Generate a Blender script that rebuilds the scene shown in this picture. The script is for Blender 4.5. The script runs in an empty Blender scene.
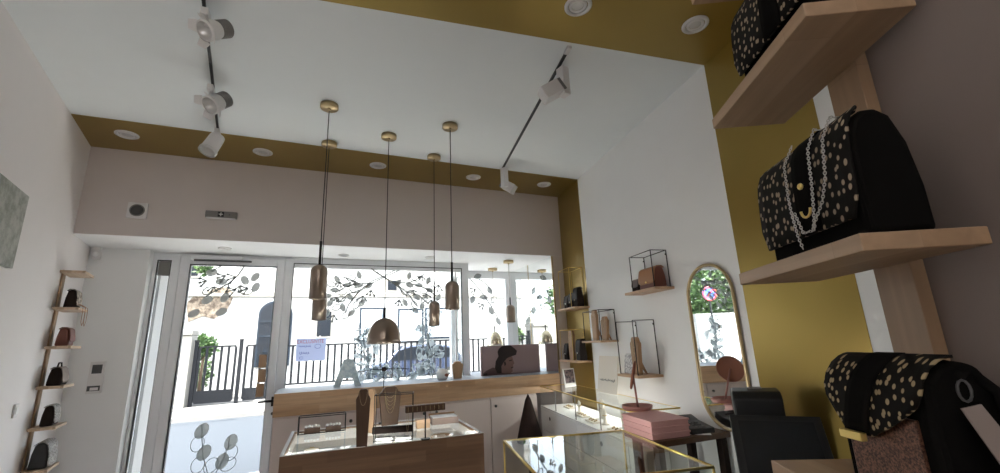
import bpy, bmesh, math, random
from mathutils import Vector, Matrix
random.seed(7)
C = bpy.context.scene.collection
PI = math.pi
V = Vector
H = 1.47                                    # camera height

# ------------------------------------------------------------------ camera
F = 431.24
pit, rol, yaw = math.radians(13.815), math.radians(-2.314), math.radians(23.64)
_fw = V((0, math.cos(pit), math.sin(pit))); _up = V((0, -math.sin(pit), math.cos(pit))); _rt = V((1, 0, 0))
_r, _u = math.cos(rol) * _rt + math.sin(rol) * _up, -math.sin(rol) * _rt + math.cos(rol) * _up
RZ = Matrix.Rotation(-yaw, 3, 'Z')
RT, UP, FW = RZ @ _r, RZ @ _u, RZ @ _fw
O = V((0, 0, H))
def ray(x, y): return RT * ((x - 500) / F) - UP * ((y - 236.5) / F) + FW
def at_z(x, y, z):
    d = ray(x, y); return O + d * ((z - H) / d.z)
def at_y(x, y, Y):
    d = ray(x, y); return O + d * (Y / d.y)
def at_p(x, y, q, n):
    d = ray(x, y); return O + d * ((V(q) - O).dot(n) / d.dot(n))
cd = bpy.data.cameras.new('camera'); cam = bpy.data.objects.new('camera', cd); C.objects.link(cam)
cd.sensor_width = 36; cd.lens = F * 36 / 1000; cd.clip_start = 0.02; cd.clip_end = 300
M = Matrix((RT, UP, -FW)).transposed().to_4x4(); M.translation = O
cam.matrix_world = M
bpy.context.scene.camera = cam

# ------------------------------------------------------------------ materials
def nmat(name):
    m = bpy.data.materials.new(name); m.use_nodes = True
    nt = m.node_tree; nt.nodes.clear()
    out = nt.nodes.new('ShaderNodeOutputMaterial')
    return m, nt, out
def N(nt, t, **k):
    n = nt.nodes.new(t)
    for a, b in k.items():
        if a in n.inputs: n.inputs[a].default_value = b
        else: setattr(n, a, b)
    return n
def col(c): return (c[0], c[1], c[2], 1)
def mat(name, c, rough=.6, metal=0, var=.06, vs=8, bump=0, bs=60, spec=.5, coat=0):
    m, nt, out = nmat(name)
    p = N(nt, 'ShaderNodeBsdfPrincipled', Roughness=rough, Metallic=metal)
    p.inputs['Specular IOR Level'].default_value = spec
    p.inputs['Coat Weight'].default_value = coat
    nt.links.new(p.outputs[0], out.inputs[0])
    tc = N(nt, 'ShaderNodeTexCoord')
    ns = N(nt, 'ShaderNodeTexNoise', Scale=vs, Detail=4)
    nt.links.new(tc.outputs['Object'], ns.inputs['Vector'])
    mx = N(nt, 'ShaderNodeMix', data_type='RGBA')
    mx.inputs[6].default_value = col([x * (1 - var) for x in c]); mx.inputs[7].default_value = col([min(1, x * (1 + var)) for x in c])
    nt.links.new(ns.outputs['Fac'], mx.inputs[0]); nt.links.new(mx.outputs[2], p.inputs['Base Color'])
    if bump:
        n2 = N(nt, 'ShaderNodeTexNoise', Scale=bs, Detail=5); nt.links.new(tc.outputs['Object'], n2.inputs['Vector'])
        b = N(nt, 'ShaderNodeBump', Strength=bump, Distance=.01); nt.links.new(n2.outputs['Fac'], b.inputs['Height']); nt.links.new(b.outputs[0], p.inputs['Normal'])
    return m
def wood(name, c1, c2, rot=(0, 0, 0), bw=.35, bh=.06, rough=.5):
    m, nt, out = nmat(name)
    p = N(nt, 'ShaderNodeBsdfPrincipled', Roughness=rough); nt.links.new(p.outputs[0], out.inputs[0])
    tc = N(nt, 'ShaderNodeTexCoord'); mp = N(nt, 'ShaderNodeMapping'); mp.inputs['Rotation'].default_value = rot
    nt.links.new(tc.outputs['Object'], mp.inputs[0])
    br = N(nt, 'ShaderNodeTexBrick', Scale=1); br.offset = .37; br.inputs['Brick Width'].default_value = bw; br.inputs['Row Height'].default_value = bh
    br.inputs['Mortar Size'].default_value = .0004; br.inputs['Color1'].default_value = col(c1); br.inputs['Color2'].default_value = col(c2)
    br.inputs['Mortar'].default_value = col([(a + b) * .42 for a, b in zip(c1, c2)]); br.inputs['Bias'].default_value = 0
    nt.links.new(mp.outputs[0], br.inputs[0])
    m2 = N(nt, 'ShaderNodeMapping'); m2.inputs['Scale'].default_value = (3, 45, 45); nt.links.new(mp.outputs[0], m2.inputs[0])
    ns = N(nt, 'ShaderNodeTexNoise', Scale=1, Detail=6, Distortion=.6); nt.links.new(m2.outputs[0], ns.inputs[0])
    rp = N(nt, 'ShaderNodeMapRange'); rp.inputs[1].default_value = .25; rp.inputs[2].default_value = .75; rp.inputs[3].default_value = .8; rp.inputs[4].default_value = 1.12
    nt.links.new(ns.outputs['Fac'], rp.inputs[0])
    mu = N(nt, 'ShaderNodeVectorMath', operation='MULTIPLY'); nt.links.new(br.outputs['Color'], mu.inputs[0]); nt.links.new(rp.outputs[0], mu.inputs[1])
    nt.links.new(mu.outputs[0], p.inputs['Base Color'])
    return m
def thin_glass(name, tint=(.97, .99, .985), ior=1.45, rough=0):
    m, nt, out = nmat(name)
    t = N(nt, 'ShaderNodeBsdfTransparent', Color=col(tint)); g = N(nt, 'ShaderNodeBsdfGlossy', Roughness=rough)
    fr = N(nt, 'ShaderNodeFresnel', IOR=ior); mx = N(nt, 'ShaderNodeMixShader')
    ge = N(nt, 'ShaderNodeNewGeometry'); sb = N(nt, 'ShaderNodeMath', operation='SUBTRACT'); sb.inputs[0].default_value = 1; nt.links.new(ge.outputs['Backfacing'], sb.inputs[1])
    ml = N(nt, 'ShaderNodeMath', operation='MULTIPLY'); nt.links.new(fr.outputs[0], ml.inputs[0]); nt.links.new(sb.outputs[0], ml.inputs[1])
    nt.links.new(ml.outputs[0], mx.inputs[0]); nt.links.new(t.outputs[0], mx.inputs[1]); nt.links.new(g.outputs[0], mx.inputs[2])
    nt.links.new(mx.outputs[0], out.inputs[0]); return m
def film(name, c, tr=.3):
    m, nt, out = nmat(name)
    t = N(nt, 'ShaderNodeBsdfTransparent'); d = N(nt, 'ShaderNodeBsdfTranslucent', Color=col(c)); d2 = N(nt, 'ShaderNodeBsdfDiffuse', Color=col(c))
    a = N(nt, 'ShaderNodeMixShader', Fac=.5); nt.links.new(d.outputs[0], a.inputs[1]); nt.links.new(d2.outputs[0], a.inputs[2])
    b = N(nt, 'ShaderNodeMixShader', Fac=tr); nt.links.new(a.outputs[0], b.inputs[1]); nt.links.new(t.outputs[0], b.inputs[2])
    nt.links.new(b.outputs[0], out.inputs[0]); return m
def dots(name, base, dot, scale, thr, rough=.75, rnd=.85):
    m, nt, out = nmat(name)
    p = N(nt, 'ShaderNodeBsdfPrincipled', Roughness=rough); p.inputs['Specular IOR Level'].default_value = .12; nt.links.new(p.outputs[0], out.inputs[0])
    tc = N(nt, 'ShaderNodeTexCoord')
    vo = N(nt, 'ShaderNodeTexVoronoi', Scale=scale, Randomness=rnd); vo.voronoi_dimensions = '2D'
    mp = N(nt, 'ShaderNodeMapping'); mp.inputs['Rotation'].default_value = (-PI / 2, 0, 0); mp.inputs['Scale'].default_value = (1.15, 1, .85)
    nt.links.new(tc.outputs['Object'], mp.inputs[0]); nt.links.new(mp.outputs[0], vo.inputs['Vector'])
    ns = N(nt, 'ShaderNodeTexNoise', Scale=scale * .6); nt.links.new(tc.outputs['Object'], ns.inputs[0])
    ad = N(nt, 'ShaderNodeMath', operation='MULTIPLY_ADD'); ad.inputs[1].default_value = .3; nt.links.new(ns.outputs['Fac'], ad.inputs[0]); nt.links.new(vo.outputs['Distance'], ad.inputs[2])
    rp = N(nt, 'ShaderNodeMapRange'); rp.inputs[1].default_value = thr + .13; rp.inputs[2].default_value = thr + .2; rp.inputs[3].default_value = 1; rp.inputs[4].default_value = 0
    nt.links.new(ad.outputs[0], rp.inputs[0])
    mx = N(nt, 'ShaderNodeMix', data_type='RGBA'); mx.inputs[6].default_value = col(base); mx.inputs[7].default_value = col(dot)
    nt.links.new(rp.outputs[0], mx.inputs[0]); nt.links.new(mx.outputs[2], p.inputs['Base Color'])
    return m
def mottled(name, c1, c2, scale, rough=.6, metal=0, lo=.4, hi=.6):
    m, nt, out = nmat(name)
    p = N(nt, 'ShaderNodeBsdfPrincipled', Roughness=rough, Metallic=metal); nt.links.new(p.outputs[0], out.inputs[0])
    tc = N(nt, 'ShaderNodeTexCoord'); ns = N(nt, 'ShaderNodeTexNoise', Scale=scale, Detail=5, Roughness=.7); nt.links.new(tc.outputs['Object'], ns.inputs[0])
    rp = N(nt, 'ShaderNodeMapRange'); rp.inputs[1].default_value = lo; rp.inputs[2].default_value = hi; nt.links.new(ns.outputs['Fac'], rp.inputs[0])
    mx = N(nt, 'ShaderNodeMix', data_type='RGBA'); mx.inputs[6].default_value = col(c1); mx.inputs[7].default_value = col(c2)
    nt.links.new(rp.outputs[0], mx.inputs[0]); nt.links.new(mx.outputs[2], p.inputs['Base Color']); return m

RX = (PI / 2, 0, 0)
m_white = mat('white_paint', (.85, .85, .845), .7, var=.015)
m_ceil = mat('ceiling_paint', (.79, .82, .825), .75, var=.015)
m_pink = mat('pale_pink_paint', (.64, .575, .55), .75, var=.02)
m_cab = mat('pale_pink_lacquer', (.74, .65, .62), .5, var=.01)
m_pinkwall = mat('shaded_pink_paint', (.22, .175, .155), .75, var=.03)  # pink wall paint darkened, the wall's shade is put into its colour
m_left = mat('left_wall_paint', (.84, .795, .78), .75, var=.015)
m_gold = mat('gold_paint', (.335, .230, .056), .30, .6, var=.05, vs=3, spec=.5)
m_floor = mat('pale_floor', (.74, .71, .67), .4)
m_frame = mat('white_aluminium', (.85, .86, .88), .45, var=.01)
m_gasket = mat('black_gasket', (.03, .03, .035), .6)
m_glass = thin_glass('window_glass')
m_case = thin_glass('showcase_glass', (.955, .975, .96), 1.5)
m_mirror = mat('mirror_glass', (.9, .92, .91), .02, 1, var=0)
m_oak = wood('oak_front', (.48, .295, .16), (.57, .37, .22), RX)
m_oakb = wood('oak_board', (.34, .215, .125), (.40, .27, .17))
m_oakb2 = wood('oak_upright', (.31, .19, .105), (.36, .235, .14), (0, PI / 2, 0), .6, .2)
m_dark_oak = wood('warm_oak', (.20, .108, .058), (.27, .155, .088), RX)
m_shelfw = wood('shelf_oak', (.50, .32, .19), (.58, .38, .24))
m_brass = mat('brass', (.80, .60, .20), .38, .8, var=.02)
m_brass_d = mat('aged_brass', (.52, .40, .23), .33, 1, var=.05)
m_brz = mat('brushed_bronze', (.37, .30, .25), .28, .95, var=.06, vs=30)
m_black = mat('black_plastic', (.012, .012, .013), .45)
m_blackw = mat('black_wire', (.02, .018, .016), .4, .6)
m_screen = mat('dark_screen', (.02, .022, .025), .12)
m_wplastic = mat('white_plastic', (.74, .72, .71), .4, var=.01)
m_greyp = mat('grey_plastic', (.22, .21, .2), .5)
m_dgrey = mat('dark_grey', (.085, .085, .085), .5)
m_alu = mat('reflector', (.62, .61, .60), .3, .5)
m_bulb = mat('frosted_bulb', (.85, .84, .8), .3)
m_suede = mat('black_suede', (.006, .0055, .005), .95, spec=.05)
m_dotL = dots('black_hide_beige_dots', (.008, .007, .006), (.34, .27, .19), 84, .20)
m_dotS = dots('black_hide_gold_dots', (.006, .005, .004), (.34, .26, .15), 112, .215)
m_glit = mottled('bronze_glitter', (.035, .015, .010), (.19, .09, .055), 420, .35, .6)
m_silver = mat('silver', (.55, .53, .50), .3, 1)
m_leather = mat('tan_leather', (.38, .18, .085), .5, bump=.15)
m_brown = mat('brown_leather', (.16, .045, .025), .5)
m_dbrown = mat('dark_brown', (.022, .013, .010), .8, spec=.2)
m_stripe = mottled('striped_cloth', (.05, .035, .03), (.6, .5, .4), 30)
m_snake = mottled('snake_print', (.06, .055, .05), (.52, .48, .44), 130, .6)
m_card = mat('cream_card', (.78, .72, .63), .7, var=.01)
m_wpaper = mat('white_paper', (.85, .84, .83), .7, var=.01)
m_kraft = mat('kraft', (.46, .30, .18), .7)
m_bust = wood('walnut_bust', (.10, .048, .022), (.135, .068, .034), (0, PI / 2, 0), .5, .08)
m_bustl = wood('light_bust', (.50, .31, .18), (.57, .37, .22), (0, PI / 2, 0), .5, .08)
m_tanbust = wood('tan_bust', (.36, .205, .105), (.43, .26, .145), (0, PI / 2, 0), .5, .08)
m_rose = mat('dusty_pink_card', (.68, .38, .36), .6, var=.02)
m_rosed = mat('dusty_pink_enamel', (.36, .155, .13), .45)
m_decal = film('grey_window_film', (.36, .375, .365), .24)
m_line = film('dark_window_film', (.28, .295, .29), .15)
m_decal2 = film('frosted_window_film', (.55, .60, .62), .35)
m_panel = mat('mauve_poster', (.34, .25, .26), .7, var=.02)
m_hair = mat('printed_hair', (.03, .02, .02), .7); m_skin = mat('printed_skin', (.22, .13, .115), .7); m_coat = mat('printed_coat', (.12, .07, .07), .7)
m_stone = mottled('old_stone', (.05, .035, .025), (.21, .17, .13), 5, .9)
m_render = mat('white_render', (.33, .33, .325), .85, var=.02, vs=2)
m_cream = mat('cream_stone', (.24, .228, .205), .85, var=.04)
m_iron = mat('grey_iron', (.0075, .0085, .011), .7, spec=.15)
m_road = mat('asphalt', (.018, .024, .034), .9, var=.05, vs=3)
m_pave = mat('pavement', (.66, .64, .61), .9, var=.05, vs=4)
m_blue = mat('blue_shutter', (.018, .026, .038), .7, spec=.1)
m_pane = mat('dark_pane', (.008, .011, .016), .5, spec=.12)
m_car = mat('blue_car_paint', (.028, .042, .085), .25, .3, coat=1)
m_tyre = mat('tyre', (.02, .02, .02), .8)
m_leaf = mottled('leaf_green', (.018, .05, .012), (.075, .135, .035), 9, .7)
m_bark = mat('bark', (.16, .11, .07), .9)
m_pale_blue = mottled('pale_blue_fabric', (.42, .56, .66), (.72, .82, .86), 30)
m_red = mat('red_ink', (.55, .06, .07), .7); m_ink = mat('blue_ink', (.10, .14, .40), .7); m_black_ink = mat('black_ink', (.03, .03, .03), .7)
m_bluesign = mat('blue_sign', (.05, .13, .5), .5); m_redsign = mat('red_sign', (.6, .05, .06), .5)
m_canvas = mottled('grey_canvas', (.30, .31, .27), (.48, .48, .44), 14, .9)
m_felt = mat('dark_felt', (.03, .015, .013), .95)
m_fabric_d = mat('dark_leather', (.016, .010, .009), .6, spec=.3)
m_terra = mat('terracotta', (.33, .125, .075), .7)
m_bluebox = mat('blue_box', (.06, .12, .19), .6)

# ------------------------------------------------------------------ mesh builder
class MB:
    def __init__(s): s.v = []; s.f = []; s.sm = []; s.mi = []; s.cur = 0
    def add(s, vs, fs, smooth=False):
        b = len(s.v); s.v += [tuple(x) for x in vs]
        for f in fs: s.f.append([b + i for i in f]); s.sm.append(smooth); s.mi.append(s.cur)
        return s
    def m(s, i): s.cur = i; return s
    def hexa(s, p): return s.add(p, [(3, 2, 1, 0), (4, 5, 6, 7), (0, 1, 5, 4), (1, 2, 6, 5), (2, 3, 7, 6), (3, 0, 4, 7)])
    def box(s, x0, x1, y0, y1, z0, z1):
        return s.hexa([(x0, y0, z0), (x1, y0, z0), (x1, y1, z0), (x0, y1, z0), (x0, y0, z1), (x1, y0, z1), (x1, y1, z1), (x0, y1, z1)])
    def ext(s, poly, vec, smooth=False):
        poly = [V(p) for p in poly]; vec = V(vec); n = len(poly)
        nn = V((0, 0, 0))
        for i in range(n): nn += poly[i].cross(poly[(i + 1) % n])
        if nn.dot(vec) < 0: poly.reverse()
        vs = poly + [p + vec for p in poly]
        s.add(vs, [tuple(reversed(range(n))), tuple(range(n, 2 * n))])
        b = len(s.v) - 2 * n
        for i in range(n):
            j = (i + 1) % n; s.f.append([b + i, b + j, b + n + j, b + n + i]); s.sm.append(smooth); s.mi.append(s.cur)
        return s
    def xz(s, poly, y0, y1): return s.ext([(p[0], y0, p[1]) for p in poly], (0, y1 - y0, 0))
    def yz(s, poly, x0, x1): return s.ext([(x0, p[0], p[1]) for p in poly], (x1 - x0, 0, 0))
    def xy(s, poly, z0, z1): return s.ext([(p[0], p[1], z0) for p in poly], (0, 0, z1 - z0))
    def cyl(s, a, b, r, r2=None, n=16, caps=True):
        a, b = V(a), V(b); r2 = r if r2 is None else r2; d = (b - a).normalized()
        x = d.orthogonal().normalized(); y = d.cross(x)
        c = [(math.cos(2 * PI * i / n), math.sin(2 * PI * i / n)) for i in range(n)]
        vs = [a + (x * p + y * q) * r for p, q in c] + [b + (x * p + y * q) * r2 for p, q in c]
        s.add(vs, [(i, (i + 1) % n, n + (i + 1) % n, n + i) for i in range(n)], True)
        if caps: s.add(vs, [tuple(reversed(range(n))), tuple(range(n, 2 * n))])
        return s
    def tube(s, pts, r, n=8, closed=False, up=None):
        pts = [V(p) for p in pts]; m = len(pts); vs = []
        px = None
        for i in range(m):
            if closed: d = pts[(i + 1) % m] - pts[i - 1]
            else: d = pts[min(i + 1, m - 1)] - pts[max(i - 1, 0)]
            d.normalize()
            x = (px - d * px.dot(d)) if px else d.orthogonal()
            if x.length < 1e-6: x = d.orthogonal()
            x.normalize(); px = x; y = d.cross(x)
            rr = r[i] if isinstance(r, (list, tuple)) else r
            vs += [pts[i] + (x * math.cos(2 * PI * k / n) + y * math.sin(2 * PI * k / n)) * rr for k in range(n)]
        fs = []
        for i in range(m if closed else m - 1):
            j = (i + 1) % m
            fs += [(i * n + k, i * n + (k + 1) % n, j * n + (k + 1) % n, j * n + k) for k in range(n)]
        s.add(vs, fs, True)
        if not closed: s.add(vs[:n], [tuple(reversed(range(n)))]); s.add(vs[-n:], [tuple(range(n))])
        return s
    def lathe(s, prof, c=(0, 0, 0), n=28, mtx=None):
        vs = []
        for r, z in prof:
            for k in range(n): vs.append(V((r * math.cos(2 * PI * k / n), r * math.sin(2 * PI * k / n), z)))
        if mtx: vs = [mtx @ p for p in vs]
        vs = [p + V(c) for p in vs]; fs = []
        for i in range(len(prof) - 1):
            fs += [(i * n + k, i * n + (k + 1) % n, (i + 1) * n + (k + 1) % n, (i + 1) * n + k) for k in range(n)]
        return s.add(vs, fs, True)
    def ball(s, c, rx, ry=None, rz=None, n=14, m=8):
        ry = ry or rx; rz = rz or rx; vs = []; c = V(c)
        for i in range(m + 1):
            t = PI * i / m
            for k in range(n):
                a = 2 * PI * k / n; vs.append(c + V((rx * math.sin(t) * math.cos(a), ry * math.sin(t) * math.sin(a), -rz * math.cos(t))))
        fs = []
        for i in range(m):
            fs += [(i * n + k, i * n + (k + 1) % n, (i + 1) * n + (k + 1) % n, (i + 1) * n + k) for k in range(n)]
        return s.add(vs, fs, True)
    def bar(s, a, b, w): # square wire
        a, b = V(a), V(b); d = (b - a).normalized(); return s.cyl(a, b, w * .6, n=4)
    def sheet(s, path, hw, n=8, yoff=0):
        # path of (y,z); hw(t)-> (x0,x1)
        vs = []; m = len(path)
        for i, (y, z) in enumerate(path):
            x0, x1 = hw(i / (m - 1))
            for k in range(n + 1): vs.append((x0 + (x1 - x0) * k / n, y, z))
        fs = []
        for i in range(m - 1):
            fs += [(i * (n + 1) + k, i * (n + 1) + k + 1, (i + 1) * (n + 1) + k + 1, (i + 1) * (n + 1) + k) for k in range(n)]
        return s.add(vs, fs, True)
    def build(s, name, mats, parent=None, loc=None, rz=0, bevel=0, solid=0, sub=0, seg=2):
        me = bpy.data.meshes.new(name); me.from_pydata([tuple(x) for x in s.v], [], s.f)
        for i, p in enumerate(me.polygons): p.use_smooth = s.sm[i]; p.material_index = s.mi[i]
        for mm in (mats if isinstance(mats, (list, tuple)) else [mats]): me.materials.append(mm)
        bm = bmesh.new(); bm.from_mesh(me); bmesh.ops.remove_doubles(bm, verts=bm.verts, dist=1e-6)
        bm.to_mesh(me); bm.free(); me.update()
        o = bpy.data.objects.new(name, me); C.objects.link(o)
        if parent is not None: o.parent = parent
        if loc is not None: o.location = loc
        o.rotation_euler = (0, 0, rz)
        if solid:
            md = o.modifiers.new('solid', 'SOLIDIFY'); md.thickness = solid; md.offset = 0
        if bevel:
            md = o.modifiers.new('bevel', 'BEVEL'); md.width = bevel; md.segments = seg; md.limit_method = 'ANGLE'; md.angle_limit = math.radians(40); md.use_clamp_overlap = True
        if sub:
            md = o.modifiers.new('sub', 'SUBSURF'); md.levels = sub; md.render_levels = sub
        return o
def tag(o, label, cat, group=None, kind=None):
    o['label'] = label; o['category'] = cat
    if group: o['group'] = group
    if kind: o['kind'] = kind
    return o
def thing(name, label, cat, loc=(0, 0, 0), rz=0, group=None):
    o = bpy.data.objects.new(name, None); C.objects.link(o); o.location = loc; o.rotation_euler = (0, 0, rz); o.empty_display_size = .05
    return tag(o, label, cat, group)
def struct(o): o['kind'] = 'structure'; return o
def dup(root, label, loc=None, rz=None):
    r = root.copy(); C.objects.link(r); r['label'] = label
    if loc is not None: r.location = loc
    if rz is not None: r.rotation_euler = (0, 0, rz)
    for ch in list(root.children):
        c = ch.copy(); C.objects.link(c); c.parent = r
        for g in list(ch.children):
            d = g.copy(); C.objects.link(d); d.parent = c
    return r
def rrect(x0, x1, z0, z1, r, n=5):
    p = []
    for cx, cz, a0 in ((x1 - r, z1 - r, 0), (x0 + r, z1 - r, 90), (x0 + r, z0 + r, 180), (x1 - r, z0 + r, 270)):
        for i in range(n + 1):
            a = math.radians(a0 + 90 * i / n); p.append((cx + r * math.cos(a), cz + r * math.sin(a)))
    return p
def text_mesh(txt, size, name, material, parent, loc, rot, shear=0):
    cu = bpy.data.curves.new(name, 'FONT'); cu.body = txt; cu.size = size; cu.extrude = .0004; cu.shear = shear; cu.align_x = 'CENTER'
    cu.materials.append(material)
    o_ = bpy.data.objects.new(name, cu); C.objects.link(o_); dg = bpy.context.evaluated_depsgraph_get(); me = bpy.data.meshes.new_from_object(o_.evaluated_get(dg)); bpy.data.objects.remove(o_)
    me.name = name; o = bpy.data.objects.new(name, me); C.objects.link(o); o.parent = parent; o.location = loc; o.rotation_euler = rot
    return o

# ------------------------------------------------------------------ frames of reference
ZC, YB, YF, ZH, YW, YBAY, XM = 3.122, 4.18, 4.71, 2.405, 4.82, 5.32, 2.46
AL = math.radians(9.1)                                   # left wall
nL = V((math.cos(AL), math.sin(AL), 0)); dL = V((-math.sin(AL), math.cos(AL), 0)); L0 = V((-1.706, 4.18, 0))
AR = math.radians(9.35)                                  # right wall
nR = V((-math.cos(AR), math.sin(AR), 0)); dR = V((math.sin(AR), math.cos(AR), 0)); R0 = V((2.184, 1.664, 0))
AS = math.radians(28.3)                                  # slanted wall with shelves
nS = V((-math.cos(AS), math.sin(AS), 0)); dS = V((math.sin(AS), math.cos(AS), 0)); S0 = V((.604, .464, 0))
def rw(s, off=0, z=0): return R0 + dR * s + nR * off + V((0, 0, z))
def sw(s, off=0, z=0): return S0 + dS * s + nS * off + V((0, 0, z))
def lw(s, off=0, z=0): return L0 + dL * s + nL * off + V((0, 0, z))
TR = -math.radians(90 + 9.35); TS = -math.radians(90 + 28.3); TL = math.radians(90 + 9.1)
def slab(a, b, nrm, th, z0, z1):
    """wall slab between floor points a and b whose visible face is on the a-b line, thickness away from nrm"""
    a, b = V(a), V(b); k = -V(nrm) * th
    return MB().xy([(a.x, a.y), (b.x, b.y), (b.x + k.x, b.y + k.y), (a.x + k.x, a.y + k.y)], z0, z1)

# ------------------------------------------------------------------ setting: room shell
YREAR = -2.6
struct(MB().box(-2.4, 3.6, YREAR, 5.45, -.12, 0).build('floor', m_floor))
struct(MB().box(-2.4, 3.6, YREAR, 5.6, ZC, ZC + .15).build('ceiling', m_ceil))
struct(slab(lw(.62), lw(-8.6), nL, .15, 0, ZC).build('wall_left', m_left))
struct(slab(rw(2.575), rw(-6.2), nR, .15, 0, ZC).build('wall_right', m_white))
struct(MB().box(-2.4, 3.6, YREAR - .12, YREAR, 0, ZC).build('wall_rear', mat('rear_dark_paint', (.22, .18, .165), .8)))
# gold stripes: ceiling and wall
def cz(p): return [(q[0], q[1]) for q in p]
struct(MB().xy([(-1.62, 3.615), (2.509, 3.615), (2.60, YB), (-1.706, YB)], ZC - .002, ZC + .01).build('trim_1', m_gold))
g0, g1 = rw(0), rw(-.607)
struct(MB().xy([(g0.x, g0.y), (g1.x, g1.y), (-1.0, .34 + 1.064 - .05), (-1.36, 2.1)], ZC - .002, ZC + .01).build('trim_2', m_gold))
struct(slab(rw(1.975, .002), rw(2.56, .002), nR, .01, 0, ZC - .002).build('trim_3', m_gold))
struct(slab(rw(-.607, .002), rw(0, .002), nR, .01, 0, ZC - .002).build('trim_4', m_gold))
# beam across the front, recess soffit
struct(MB().box(-1.72, 2.62, YB, YB + .06, ZH, ZC - .003).build('wall_beam', m_pink))
struct(MB().box(-1.95, 2.62, YB + .002, 5.5, ZH - .002, ZH + .08).build('ceiling_recess', m_white))
struct(MB().box(-1.95, -1.372, YF, 5.0, 0, ZH - .002).build('wall_front', m_white))
struct(MB().box(XM + .012, 2.62, YB, 5.5, 0, ZH - .002).build('wall_recess', m_pink))
# slanted wall with shelves (stands in front of the right wall)
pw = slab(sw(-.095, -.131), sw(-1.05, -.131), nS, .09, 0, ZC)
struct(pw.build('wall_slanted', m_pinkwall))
b0 = sw(-1.05, -.13)
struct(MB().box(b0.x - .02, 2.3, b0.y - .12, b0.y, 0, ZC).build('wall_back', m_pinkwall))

# ------------------------------------------------------------------ shop front: frames, door, windows
def frame_rect(mb, x0, x1, z0, z1, w, y0, y1):
    mb.box(x0 - w, x0, y0, y1, z0 - w, z1 + w); mb.box(x1, x1 + w, y0, y1, z0 - w, z1 + w)
    mb.box(x0, x1, y0, y1, z1, z1 + w); mb.box(x0, x1, y0, y1, z0 - w, z0); return mb
def gasket(mb, x0, x1, z0, z1, y0, y1, w=.007):
    mb.box(x0, x0 + w, y0, y1, z0, z1); mb.box(x1 - w, x1, y0, y1, z0, z1); mb.box(x0 + w, x1 - w, y0, y1, z1 - w, z1); mb.box(x0 + w, x1 - w, y0, y1, z0, z0 + w); return mb
y0, y1 = YW, YW + .07
# sidelight window
w3 = struct(MB().box(-1.372, -1.341, y0, y1, 0, ZH - .002).box(-1.231, -1.165, y0, y1, 0, ZH - .002).box(-1.341, -1.231, y0, y1, 2.335, ZH - .002).box(-1.341, -1.231, y0, y1, 0, .12).build('window_2', m_frame, bevel=.004))
gasket(MB(), -1.341, -1.231, .12, 2.335, y0 + .004, y0 + .03).build('gasket', m_gasket, w3)
MB().box(-1.341, -1.231, y0 + .03, y0 + .036, .12, 2.335).build('pane', m_glass, w3)
# door
dr = struct(MB().box(-1.160, -1.084, y0 - .015, y1 - .015, .02, 2.375).box(-.352, -.285, y0 - .015, y1 - .015, .02, 2.375).box(-1.084, -.352, y0 - .015, y1 - .015, 2.302, 2.375).box(-1.084, -.352, y0 - .015, y1 - .015, .02, .16).build('door_1', m_frame, bevel=.005))
gasket(MB(), -1.084, -.352, .16, 2.302, y0 - .012, y0 + .03).build('gasket', m_gasket, dr)
MB().box(-1.084, -.352, y0 + .02, y0 + .026, .16, 2.302).build('pane', m_glass, dr)
hp = at_y(269, 401, y0 - .03)
hb = MB().cyl((hp.x + .035, y0 - .015, hp.z), (hp.x + .035, y0 - .065, hp.z), .010).tube([(hp.x + .035, y0 - .062, hp.z), (hp.x - .02, y0 - .066, hp.z), (hp.x - .09, y0 - .062, hp.z - .004)], [.011, .010, .008])
hb.box(hp.x + .018, hp.x + .052, y0 - .022, y0 - .015, hp.z - .05, hp.z + .035)
hb.build('door_handle', m_black, dr)
MB().cyl((hp.x + .035, y0 - .016, hp.z - .115), (hp.x + .035, y0 - .024, hp.z - .115), .013).build('lock', m_dgrey, dr)
struct(MB().box(-1.165, -.213, y0, y1, 2.378, ZH - .002).box(-.282, -.213, y0, y1, 0, ZH - .002).build('trim_5', m_frame, bevel=.004))
# door closer on the head of the door
ca, cb = at_y(191, 257, y0 - .05), at_y(246, 259, y0 - .05)
cl = thing('door_closer', 'grey arm door closer fixed along the top of the glass door', 'door closer', (ca.x, y0 - .016, 2.33))
MB().box(.0, .42, -.04, 0, .012, .05).build('body', m_frame, cl, bevel=.004)
MB().box(.03, .50, -.05, -.03, -.006, .010).build('arm', m_dgrey, cl)
# main window
w1 = struct(MB().box(-.213, 1.60, y0, y1, 2.345, ZH - .002).box(1.60, 1.68, y0, y1, .95, ZH - .002).box(-.213, 1.60, y0, y1, .95, 1.115).box(-.213, -.205, y0, y1, 1.115, 2.345).build('window_1', m_frame, bevel=.003))
gasket(MB(), -.205, 1.60, 1.115, 2.345, y0 + .004, y0 + .03).build('gasket', m_gasket, w1)
MB().box(-.198, 1.593, y0 + .012, y0 + .03, 2.30, 2.338).build('inner_rail', m_frame, w1)
MB().box(-.205, 1.60, y0 + .03, y0 + .036, 1.115, 2.345).build('pane', m_glass, w1)
MB().box(1.512, 1.530, y0 + .008, y0 + .028, 1.115, 2.30).build('glazing_bar', m_frame, w1)
# bay window set further out, with a side pane
yb0, yb1 = YBAY, YBAY + .07
w4 = struct(MB().box(1.62, 1.68, y1, yb1, 2.31, ZH - .002).box(1.62, 1.68, y1, yb1, .95, 1.10).box(1.61, 1.70, yb0, yb1, .95, ZH - .002).box(2.385, XM + .01, yb0, yb1, .95, ZH - .002).box(1.70, 2.385, yb0, yb1, 2.308, ZH - .002).box(1.70, 2.385, yb0, yb1, .95, 1.10).build('window_3', m_frame, bevel=.003))
MB().box(1.70, 2.385, yb0 + .03, yb0 + .036, 1.10, 2.308).build('pane', m_glass, w4)
MB().box(1.648, 1.654, y1, yb0, 1.10, 2.31).build('pane', m_glass, w4)
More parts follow.
